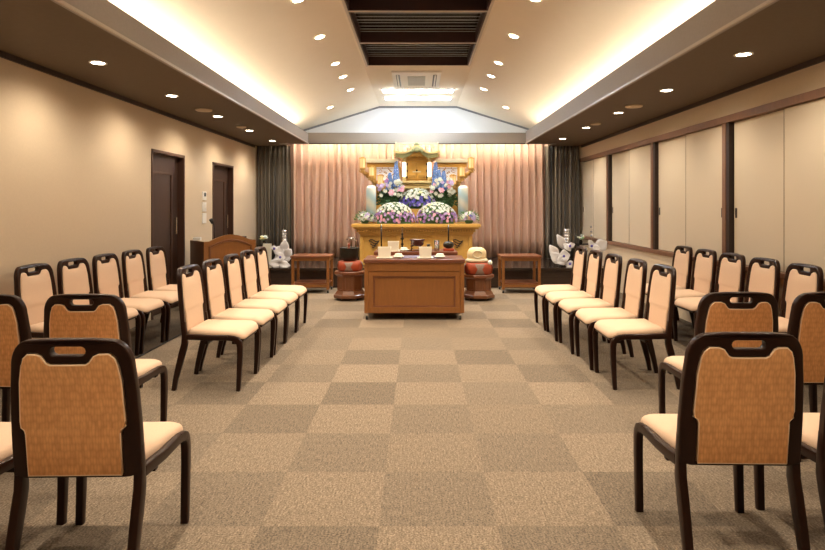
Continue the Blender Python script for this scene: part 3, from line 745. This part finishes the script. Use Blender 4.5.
for x in (ac-.72, ac+.72):
    b = MB()
    for k in range(4):
        zz = .755-.035*k; wv = .09*math.cos(k*.4)
        b.tube([(x-wv+2*wv*i/8, 9.992, zz+.018*math.sin(i*PI/4+k)) for i in range(9)], .009, 6)
    ab('openwork_carving', M['reveal'], b, smooth=True)
b = MB()
for i in range(46):
    x = ac-1.0+2.0*i/45; b.ball((x, 9.925, .928), .018, sub=1)
ab('petal_moulding', M['goldcarve'], b, smooth=True)
# tiers behind the flowers
ab('flower_tier', M['gold'], MB().box(ac-.30, ac+.30, 10.18, 10.41, 1.045, 1.30, bev=.01).box(ac-.68, ac+.68, 10.235, 10.41, 1.045, 1.18, bev=.01))
A = thing('shrine', 'gold altar shrine with curved gable roof and lantern wings', 'altar', (0, 0, .33))
# shrine base and body
sc_ = PX(416.8, AD)
b = MB().box(sc_-.30, sc_+.30, 10.42, 10.86, 1.2, 1.66).box(sc_-.29, sc_+.29, 10.36, 10.86, 1.66, 1.70, bev=.006)
b.box(sc_-.31, sc_+.31, 10.33, 10.86, 1.76, 1.80, bev=.006)
ab('shrine_base', M['paleg'], b)
# swelling carved apron under the doors
lo = []
for j in range(7):
    q = j/6; z = 1.70+.06*q; 
    lo.append([(sc_+(.27+.0*q)*(-1+2*i/12), 10.40-.035*math.sin(PI*q)-.01*math.cos(i*PI/2), z) for i in range(13)] + [(sc_+.27, 10.5, z), (sc_-.27, 10.5, z)])
ab('carved_apron', M['paleg'], MB().stack(lo), auto=30)
ab('shrine_body', M['gold'], MB().box(sc_-.27, sc_+.27, 10.46, 10.86, 1.80, 2.24).box(sc_-.19, sc_+.19, 10.44, 10.46, 2.135, 2.165, bev=.003))
for s in (-1, 1):
    d0, d1 = sorted((sc_+s*.004, sc_+s*.17))
    ab('shrine_door', M['gold'], MB().box(d0, d1, 10.435, 10.46, 1.83, 2.13, bev=.004))
    ab('door_panel', M['goldcarve'], MB().box(d0+.02, d1-.02, 10.43, 10.436, 1.845, 1.90, bev=.003))
    b = MB(); xx = sc_+s*.178
    for zz in (1.87, 1.98, 2.10): b.box(xx-.014, xx+.014, 10.42, 10.436, zz-.02, zz+.02, bev=.003)
    ab('hinge', M['darktrim'], b)
    cx = sc_+s*.225
    ab('pillar', M['paleg'], MB().lathe([(.035, 1.80), (.035, 1.84), (.026, 1.85), (.026, 2.17), (.04, 2.19), (.045, 2.22)], (cx, 10.40, 0), 16), smooth=True)
    ab('pillar_lamp', M['pillarlamp'], MB().lathe([(.032, 1.87), (.036, 1.88), (.036, 2.12), (.032, 2.13)], (cx, 10.375, 0), 16), smooth=True)
ab('lock_plate', M['cgold'], MB().box(sc_-.075, sc_+.075, 10.422, 10.435, 1.955, 1.975, bev=.003))
ab('lock', M['black'], MB().ball((sc_, 10.42, 1.99), .018, sub=1))
# bracket rows under the eaves
b = MB()
for k in range(3): b.box(sc_-.30-.03*k, sc_+.30+.03*k, 10.42-.03*k, 10.86, 2.17+.022*k, 2.185+.022*k, bev=.003)
for i in range(9):
    x = sc_-.3+.6*i/8; b.box(x-.014, x+.014, 10.34, 10.5, 2.20, 2.235, bev=.003)
ab('eave_brackets', M['gold'], b)
# undulating gable
def hz(x, base=2.262): return base + .135*math.exp(-(x/.135)**2) + .05*(abs(x)/.42)**3
xs = [-.41+.82*i/40 for i in range(41)]
def curved(dz0, dz1, y0, y1, lim=.41):
    q = [x for x in xs if abs(x) <= lim+1e-6]
    return MB().stack([[(sc_+x, y0, hz(x)+dz0), (sc_+x, y0, hz(x)+dz1), (sc_+x, y1, hz(x)+dz1), (sc_+x, y1, hz(x)+dz0)] for x in q])
ab('gable_roof', M['paleg'], curved(-.005, .028, 10.24, 10.80), auto=30)
ab('gable_board', M['greeng'], curved(-.075, -.005, 10.262, 10.29, .38), auto=30)
b = MB()
for (x, z, r) in ((0, -.05, .055), (-.06, -.06, .035), (.06, -.06, .035), (-.10, -.085, .025), (.10, -.085, .025), (0, .05, .03), (-.03, .035, .02), (.03, .035, .02)):
    b.ball((sc_+x, 10.245, hz(0)+z), r, sy=.4)
ab('gable_ornament', M['greeng'], b, smooth=True)
ab('tympanum', M['gold'], MB().prism([(sc_+x, hz(x)-.04) for x in xs[3:-3]] + [(sc_+.35, 2.232), (sc_-.35, 2.232)], 10.30, 10.32))
# main roof with crowning rail
hip = lambda hx, y0, y1, z: [(sc_-hx, y0, z), (sc_+hx, y0, z), (sc_+hx, y1, z), (sc_-hx, y1, z)]
ab('main_roof', M['paleg'], MB().stack([hip(.40, 10.34, 10.86, 2.245), hip(.415, 10.32, 10.87, 2.265), hip(.38, 10.38, 10.84, 2.29)]))
zc0, zc1 = PZ(147.5, 10.3), PZ(141.5, 10.3)
b = MB()
b.box(sc_-.385, sc_+.385, 10.42, 10.45, zc1-.03, zc1-.01, bev=.003).box(sc_-.385, sc_+.385, 10.42, 10.45, zc1-.075, zc1-.062, bev=.003)
for i in range(2): 
    for x in (-.375, .375): b.box(sc_+x-.012, sc_+x+.012, 10.42+.3*i, 10.45+.3*i, zc0-.05, zc1+.005, bev=.003)
for i in range(2): b.box(sc_-.30, sc_-.285, 10.44+.28*i, 10.455+.28*i, 2.28, zc1-.03).box(sc_+.285, sc_+.30, 10.44+.28*i, 10.455+.28*i, 2.28, zc1-.03)
for x in (-.375, .375): b.box(sc_+x-.01, sc_+x+.01, 10.44, 10.74, zc1-.03, zc1-.01)
for i in range(12): x = sc_-.34+.68*i/11; b.box(x-.004, x+.004, 10.43, 10.44, zc1-.065, zc1-.03)
ab('roof_rail', M['cgold'], b)
# wings with openwork and lanterns
for s in (-1, 1):
    def X(px): return sc_ + s*(416.8-px)/F*AD                          # measured on the door side, mirrored on the other
    def wb(mb, a, c, *r, **k): a, c = sorted((a, c)); mb.box(a, c, *r, **k); return mb
    b = MB(); wb(b, X(365), X(397.5), 10.44, 10.62, PZ(162, AD), PZ(158.2, AD), bev=.006); ab('wing_cap', M['cgold'], b)
    b = MB(); wb(b, X(366), X(399), 10.48, 10.62, PZ(166.5, AD), PZ(162, AD)); wb(b, X(367), X(399), 10.47, 10.62, PZ(164.4, AD), PZ(163.6, AD), bev=.002)
    wb(b, X(375), X(400), 10.48, 10.62, 1.2, PZ(180, AD)); wb(b, X(372.5), X(375.5), 10.48, 10.62, 1.2, PZ(166, AD)); wb(b, X(398), X(400.5), 10.48, 10.62, PZ(181, AD), PZ(166, AD))
    ab('wing_frame', M['gold'], b)
    b = MB(); wb(b, X(375.5), X(398), 10.56, 10.575, PZ(180.3, AD), PZ(166.3, AD)); ab('lattice_backing', M['latticeglow'], b)
    b = MB()
    for k, (cxp, cyp) in enumerate(((379.5, 170), (384.5, 171.5), (389.5, 170), (381.5, 175.5), (387, 176), (393, 173), (394, 168.5))):
        c = (X(cxp), 10.545, PZ(cyp, AD))
        b.tube([(c[0]+(.018+.0035*i)*math.cos(i*.7)*s, c[1], c[2]+(.010+.0028*i)*math.sin(i*.7+k)) for i in range(9)], .007, 6)
    wb(b, X(375.5), X(398), 10.54, 10.55, PZ(168.2, AD), PZ(167.6, AD))
    for px in (381.5, 387.5, 393.5): wb(b, X(px-.25), X(px+.25), 10.54, 10.55, PZ(168, AD), PZ(166.4, AD))
    ab('lattice_scroll', M['goldcarve'], b, smooth=True)
    b = MB()
    for i in range(30):
        x = X(367+30*i/29); b.ball((x, 10.472, PZ(163.1, AD)), .010, sub=1)
    ab('wing_beading', M['goldcarve'], b)
    for (pc, y0, y1) in ((362.6, 157.2, 168), (371.6, 166, 176), (380.3, 174.8, 184)):
        z0, z1 = PZ(y1, 10.15), PZ(y0, 10.15); x = X(pc); hw_ = .06
        L = ab('lantern', M['lantern'], MB().stack([[(x+(hw_-.01)*math.cos(PI/6+PI/3*i), 10.31+(hw_-.01)*math.sin(PI/6+PI/3*i), z) for i in range(6)] for z in (z0+.012, z1-.012)]))
        g = MB()
        for z, zz, rr in ((z0, z0+.014, hw_), (z1-.014, z1, hw_+.006), (z1, z1+.016, .03)):
            g.stack([[(x+rr*math.cos(PI/6+PI/3*i), 10.31+rr*math.sin(PI/6+PI/3*i), q) for i in range(6)] for q in (z, zz)])
        for i in range(6): g.tube([(x+(hw_-.006)*math.cos(PI/6+PI/3*i), 10.31+(hw_-.006)*math.sin(PI/6+PI/3*i), q) for q in (z0, z1)], .004, 6)
        bmesh.ops.translate(g.bm, verts=g.bm.verts[:], vec=(0, 0, -.33)); g.build('lantern_frame', M['gold'], L)
        # carved bracket arm reaching from the wing
        g = MB(); g.lathe([(.05, z0-.02), (.05, z0), (.02, z0)], (x, 10.31, 0), 12); g.ball((x, 10.31, z0-.05), .045, sz=.8); g.ball((x-s*.05, 10.34, z0-.09), .05, sz=.8); g.ball((x-s*.10, 10.38, z0-.12), .055); 
        g.tube([(x, 10.31, z0-.04), (x-s*.06, 10.36, z0-.10), (x-s*.12, 10.42, z0-.12), (x-s*.17, 10.5, z0-.14)], .03, 8)
        for q in range(4): g.tube([(x+s*.03-s*.05*q+.028*math.cos(a), 10.28+.03*q, z0-.04-.028*q+.028*math.sin(a)) for a in [i*.75 for i in range(8)]], .008, 6)
        ab('lantern_bracket', M['goldcarve'], g, smooth=True)

# ------------------------------------------------------------------ flowers
def blossom_mesh(name, m, petals=7, r=.5):
    b = MB()
    for lay, (k, L, tilt) in enumerate(((petals, 1, .25), (petals-2, .72, .9))):
        for i in range(k):
            a = 2*PI*i/k+lay*.4; d = (math.cos(a), math.sin(a), tilt)
            b.petal((0, 0, 0), d, (0, 0, 1), r*L, r*.85, .3, 2)
    b.ball((0, 0, r*.35), r*.3, sub=1)
    o = b.build(name, m, smooth=True); COL.objects.unlink(o); return o
BL = {k: blossom_mesh(n_, M[m_], p_) for k, n_, m_, p_ in (('w', 'white_blossom', 'fwhite', 8), ('p', 'purple_blossom', 'fpurple', 7), ('l', 'lilac_blossom', 'flilac', 7), ('v', 'violet_blossom', 'fviolet', 7), ('b', 'blue_blossom', 'fblue', 6), ('k', 'pink_blossom', 'fpink', 6), ('y', 'yellow_blossom', 'fyellow', 7))}
def put(kind, parent, loc, nrm, size):
    o = BL[kind].copy(); COL.objects.link(o); o.parent = parent; o.location = loc; o.scale = (size,)*3
    q = Vector(nrm).to_track_quat('Z', 'Y'); o.rotation_mode = 'QUATERNION'; o.rotation_quaternion = q
def leaves(parent, gen, n, L, W, m='leaf', name='foliage'):
    b = MB()
    for _ in range(n):
        p, nn = gen(); d = (nn + Vector((R.uniform(-.8, .8), R.uniform(-.8, .8), R.uniform(-.6, .8)))).normalized()
        b.petal(p, d, nn if abs(d.dot(nn)) < .95 else Vector((0, 0, 1)), L*R.uniform(.7, 1.3), W, .3, 3)
    return b.build(name, M[m], parent)
def dome(label, pxc, D, z0, hw_, h, dp, lowcols, split, group, size=.067):
    t = thing('flower_dome', label, 'flower arrangement', (PX(pxc, D), D, z0), 0, group)
    MB().box(-hw_*.82, hw_*.82, -dp*.8, dp*.75, .002, .035, bev=.01).build('tray', M['leaf'], t)
    def gen():
        a = R.uniform(0, 2*PI); e = math.asin(R.uniform(.0, 1))
        n_ = Vector((math.cos(e)*math.cos(a), math.cos(e)*math.sin(a), math.sin(e)))
        return Vector((n_.x*hw_*.86, n_.y*dp*.86, .03+n_.z*(h-.03)*.88)), n_
    lo = [[(hw_*.85*math.cos(e)*math.cos(2*PI*i/20), dp*.85*math.cos(e)*math.sin(2*PI*i/20), .03+(h-.04)*.86*math.sin(e)) for i in range(20)] for e in (0, .3, .6, .9, 1.2, 1.5)]
    MB().stack(lo).build('moss', M['leaf'], t, smooth=True)
    leaves(t, gen, 230, .06, .026, 'leaf2')
    pts = []
    ga = PI*(3-math.sqrt(5)); N = 230
    for i in range(N):
        zz = min(.999, max(.01, 1-(i+.5)/N+R.uniform(-.03, .03))); a = i*ga+R.uniform(-.12, .12); rr = math.sqrt(1-zz*zz)
        n_ = Vector((rr*math.cos(a), rr*math.sin(a), zz))
        if n_.y > .25: continue
        pts.append(n_)
    R.shuffle(pts); cnt = {}
    for n_ in pts:
        top = n_.z + R.uniform(-.08, .08)
        k = 'w' if top > split else R.choice(lowcols)
        if abs(n_.x) > .88 and R.random() < .5: k = 'l'
        if k == 'w' and R.random() < .06: k = 'y'
        if cnt.get(k, 0) >= 99: k = 'l'
        cnt[k] = cnt.get(k, 0)+1
        if R.random() < .04: continue
        put(k, t, (n_.x*hw_, n_.y*dp, .03+n_.z*(h-.035)), (n_.x, n_.y-.15, n_.z), size*R.uniform(.75, 1.15))
    return t
ZCt = 1.046
dome('front flower dome, white above purple, nearer the doors', 394.3, 10.05, ZCt, .355, .36, .17, 'pppkl', .5, 'low flower domes on the altar counter')
dome('front flower dome, white above purple, nearer the sliding screens', 436.6, 10.05, ZCt, .355, .36, .17, 'pppkl', .5, 'low flower domes on the altar counter')
dome('upper flower dome, white above deep violet, below the shrine', 417.3, 10.285, 1.302, .335, .35, .12, 'vvvvl', .52, 'upper flower dome', .078)
def posy(label, pxc, D, z0, g):
    t = thing('flower_posy', label, 'flower arrangement', (PX(pxc, D), D, z0), 0, g)
    MB().lathe([(.05, .002), (.075, .04), (.06, .06)], n=16).build('bowl', M['leaf'], t, smooth=True)
    def gen():
        n_ = Vector((R.uniform(-1, 1), R.uniform(-1, .6), R.uniform(0, 1))).normalized(); return Vector((n_.x*.15, n_.y*.10, .07+n_.z*.12)), n_
    leaves(t, gen, 70, .06, .022, 'leaf2')
    for i in range(64):
        p, n_ = gen(); put(R.choice('wwwlllvw' if i % 2 else 'wwlly'), t, (p.x*1.02, p.y*1.1, p.z*1.0), n_, .072*R.uniform(.7, 1.2))
posy('small round posy of white and lilac flowers, counter end nearer the doors', 364.8, 10.0, ZCt, 'small posies at the counter ends')
posy('small round posy of white and lilac flowers, counter end nearer the screens', 469, 10.0, ZCt, 'small posies at the counter ends')
def tall(label, s, pxc, g):
    D = 10.2; xc = PX(pxc, D); t = thing('delphinium_bouquet', label, 'flower arrangement', (xc, 10.325, 1.181), 0, g)
    MB().lathe([(.07, .002), (.10, .06), (.08, .10)], n=16).build('vase', M['leaf'], t, smooth=True)
    def g2():
        q = Vector((R.uniform(-1, 1), R.uniform(-1, .3), R.uniform(-.2, 1))).normalized()
        return Vector((q.x*.20, q.y*.07, .24+q.z*.18)), q
    MB().ball((0, .0, .25), .17, sx=1.1, sy=.42, sz=1.05, sub=3).build('moss', M['leaf'], t, smooth=True)
    leaves(t, g2, 260, .09, .028)
    W = lambda px, py: (PX(px, D)-xc, PZ(py, D)-1.181)
    sp = [(396, 161, 187, 3.0), (389.5, 173, 190, 2.6)] if s < 0 else [(435.8, 162, 187, 3.0), (444, 171, 190, 2.6), (439, 170, 189, 2.4)]
    for (px, yt, yb, wpx) in sp:
        x0, z1 = W(px, yt); _, z0 = W(px, yb); b = MB(); N = 72
        for i in range(N):
            q = i/N; a = i*2.4; r_ = (.012+.040*(1-q)**.7); zz = z0+(z1-z0)*q
            c = Vector((x0+r_*math.cos(a), -.02+r_*math.sin(a), zz)); u = Vector((math.cos(a), math.sin(a), .4))
            for j in range(4):
                aa = j*PI/2+a; v = u.cross(Vector((0, 0, 1))).normalized(); w_ = u.normalized().cross(v)
                b.petal(c, v*math.cos(aa)+w_*math.sin(aa)+u*.3, u, .040*(1.15-q*.6), .034*(1.15-q*.6), .2, 2)
        b.tube([(x0*.6, 0, .1), (x0, -.02, z0), (x0, -.02, z1)], .006, 6)
        o = b.build('delphinium_spike', M['fblue'], t)
    rr = random.Random(int(pxc))
    for i in range(30):
        q = rr.random(); px = pxc+rr.uniform(-13, 13); py = 181+rr.uniform(-2, 15)
        x, z = W(px, py); k = rr.choice('wwwwlkw')
        put(k, t, (x, -.10+rr.uniform(-.03, .03), z), (rr.uniform(-.6, .6), -1, rr.uniform(-.2, .7)), rr.uniform(.06, .10))
    for (px, py, sz, k) in ([(391.5, 193, .13, 'k'), (382, 186, .10, 'l'), (386.5, 181.5, .09, 'p'), (402, 190, .10, 'k')] if s < 0 else [(441.5, 190.5, .12, 'k'), (451, 183, .12, 'l'), (449, 187, .09, 'k'), (433, 188, .09, 'w')]):
        x, z = W(px, py); put(k, t, (x, -.14, z), (.1*s, -1, .3), sz)
tall('tall bouquet with blue delphinium spikes on the shrine side nearer the doors', -1, 390.5, 'tall bouquets beside the shrine')
tall('tall bouquet with blue delphinium spikes on the shrine side nearer the screens', 1, 444, 'tall bouquets beside the shrine')
for (px, l) in ((371.2, 'doors'), (463, 'sliding screens')):
    D = 10.2; z0 = 1.182 if 0 else 1.0465; t = thing('striped_lantern', 'pale column lantern wound with light blue stripes, nearer the %s' % l, 'column lantern', (PX(px, D), D, z0), 0, 'striped columns on the altar')
    h = PZ(185.5, D)-z0
    MB().lathe([(.088, .02), (.088, h-.06), (.082, h-.03), (.06, h-.008), (.02, h)], n=28).build('column', M['spiral'], t, smooth=True)
    MB().lathe([(.10, 0), (.10, .02), (.088, .022)], n=28).build('base', M['gold'], t, smooth=True)

# ------------------------------------------------------------------ white orchid ornaments at both ends of the stage
def orchid(name, label, D, petals, eyes, z0=.331):
    xs_ = [p[0] for p in petals]; c = PX(sum(xs_)/len(xs_), D)
    t = thing(name, label, 'flower ornament', (c, D, z0))
    MB().lathe([(.10, 0), (.10, .012), (.02, .02)], n=24).build('base', M['black'], t, smooth=True)
    ct = sum(PZ(p[1], D) for p in petals)/len(petals)-z0
    MB().tube([(0, 0, .01), (.01, 0, ct*.5), (0, 0, ct)], .008, 8).build('stem', M['leaf'], t, smooth=True)
    for i, (px, py, ang, L, W) in enumerate(petals):
        x, z = PX(px, D)-c, PZ(py, D)-z0; a = math.radians(ang); d = Vector((math.cos(a), -.18, math.sin(a)))
        L = L/F*D; W = W/F*D
        o = MB().petal(Vector((x, -.02-.012*i, z))-d*L*.5, d, (0.1, -1, .2), L, W*1.15, .22, 10).build('petal', M['orchid'], t, smooth=True)
        mo = o.modifiers.new('t', 'SOLIDIFY'); mo.thickness = .006
    for (px, py) in eyes:
        x, z = PX(px, D)-c, PZ(py, D)-z0
        MB().ball((x, -.13, z), .022, sy=.5, sub=2).build('purple_eye', M['fviolet'], t, smooth=True)
D = 9.8
orchid('white_orchid_ornament', 'cluster of large white orchid petals on the stage end near the doors', D,
       [(285, 246, 85, 14, 8), (279.5, 251, 160, 13, 9), (288, 256, 20, 11, 10), (281, 257, 200, 12, 9), (277, 263, 175, 15, 8), (285, 264, -10, 14, 7), (290, 252, 50, 9, 8), (275.5, 247.5, 170, 7, 4)], [(282, 256.5), (276, 248)])
orchid('white_orchid_ornament', 'fan of large white orchid petals at the stage edge near the screens', D,
       [(553, 252, 120, 17, 9), (560, 242, 118, 18, 8), (555, 258, 140, 16, 10), (561, 260, 200, 14, 9), (563.5, 255.5, 10, 11, 11), (566, 247, -50, 10, 6), (569, 264, 10, 10, 7), (569.5, 245, 20, 8, 5)], [(562, 255.5), (568, 245.5), (568, 263)])
orchid('white_orchid_ornament', 'orchid with single broad white leaf-shaped petal below the sliding screens', 9.64,
       [(600.5, 245, 35, 14, 11), (592, 246, 190, 9, 6), (589.5, 243, 120, 8, 5), (595, 248, 0, 8, 6)], [(589.5, 245.5)])
def crystal(label, px, y0, y1, D, w):
    z0 = .331; t = thing('crystal_column', label, 'ornament', (PX(px, D), D, z0)); zt_ = PZ(y0, D)-z0; zb = PZ(y1, D)-z0
    MB().lathe([(.07, 0), (.07, .012), (.015, .02), (.012, zb)], n=20).build('stand', M['black'], t, smooth=True)
    prof = [(w*(.8+.2*(i % 2)), zb+(zt_-zb)*i/10) for i in range(11)]
    MB().lathe(prof, n=10).build('crystal', M['crystal'], t)
crystal('glittering crystal column behind the orchids near the doors', 284.3, 230, 244, 10.2, .045)
crystal('glittering crystal column behind the orchids near the screens', 566.5, 229, 243, 10.2, .055)
t = thing('crystal_strand', 'thin strand of three clear crystals against the sliding screen', 'ornament', (PX(591.3, 10.2), 10.2, .331))
MB().lathe([(.06, 0), (.06, .01), (.01, .02), (.004, .04)], n=16).tube([(0, 0, .03), (0, 0, PZ(225, 10.2)-.331)], .003, 6).build('stem', M['chrome'], t)
for y in (227, 231.5, 235.5): MB().ball((0, 0, PZ(y, 10.2)-.331), .022, sub=1).build('crystal', M['crystal'], t)
# black stand with white board and small bouquet near the doors
def stand(label, px0, px1, ytop, D):
    x0, x1 = PX(px0, D), PX(px1, D); c = (x0+x1)/2; h = PZ(ytop, D)-.331; w = (x1-x0)/2
    t = thing('black_stand', label, 'stand', (c, D, .331))
    MB().box(-w, w, -.11, .11, h-.02, h, bev=.004).build('stand_top', M['black'], t)
    for sx in (-1, 1):
        for sy in (-1, 1): MB().box(sx*(w-.012)-.01, sx*(w-.012)+.01, sy*.095-.01, sy*.095+.01, 0, h-.02).build('leg', M['black'], t)
    return c, h+.331
c, zt1 = stand('small black stand carrying a yellow-white posy near the doors', 258.5, 271.5, 244.5, 10.35)
o = MB().box(-.075, .075, -.004, .004, 0, .36, bev=.002).build('white_card', M['paper']); o.location = (PX(267, 10.2), 10.21, .331); o.rotation_euler = (-.06, 0, .1)
tag(o, 'plain white board leaning on the black stand near the doors', 'board')
c2, zt2 = stand('small black stand carrying a white rose near the screens', 576, 598, 243.5, 10.35)
def vaseflower(name, label, x, D, z, cols, n, sp):
    t = thing(name, label, 'flower', (x, D, z))
    MB().lathe([(.025, 0.001), (.035, .03), (.02, .06), (.024, .07)], n=16).build('vase', M['black'], t, smooth=True)
    MB().petal((0, 0, .06), (.5, -.3, .4), (0, -.6, 1), .09, .05).petal((0, 0, .06), (-.5, -.3, .4), (0, -.6, 1), .09, .05).build('leaf', M['leaf2'], t)
    r = random.Random(n)
    for i in range(n): put(r.choice(cols), t, (r.uniform(-sp, sp), r.uniform(-.03, .03), .09+r.uniform(0, .05)), (r.uniform(-.5, .5), -.5, 1), .075)
vaseflower('small_bouquet', 'small posy of white and yellow blossoms on a black stand', PX(264, 10.35), 10.35, zt1, 'wy', 9, .065)
vaseflower('white_rose', 'white rose with green leaves on the black stand near the screens', PX(580.5, 10.35), 10.33, zt2, 'w', 5, .05)
o = MB().box(-.05, .05, -.04, .04, 0, .05, bev=.008).build('tissue_box', M['white']); o.location = (PX(612, 9.75), 9.78, .722+.0)
o.location = (WX-.075, 9.75, .771); o.rotation_euler = (0, 0, .2)
bpy.data.objects.remove(o)

# ------------------------------------------------------------------ camera, world, view
cam = bpy.data.cameras.new('camera'); co = bpy.data.objects.new('camera', cam); COL.objects.link(co)
co.location = (0, 0, CH); co.rotation_euler = (PI/2, 0, 0)
cam.sensor_width = 36; cam.lens = F/825*36; cam.shift_x = -(CX-412.5)/825; cam.shift_y = -(275-CY)/825; cam.clip_start = .02
S.camera = co
w = bpy.data.worlds.new('world'); S.world = w; w.use_nodes = True
w.node_tree.nodes['Background'].inputs[0].default_value = (.9, .8, .65, 1); w.node_tree.nodes['Background'].inputs[1].default_value = .03
S.view_settings.view_transform = 'Standard'; S.view_settings.look = 'None'; S.view_settings.exposure = .66; S.view_settings.gamma = 1
S.view_settings.use_curve_mapping = False
S.cycles.max_bounces = 8; S.cycles.diffuse_bounces = 5; S.cycles.sample_clamp_indirect = 8
S.cycles.use_denoising = True
for b_ in BL.values(): pass
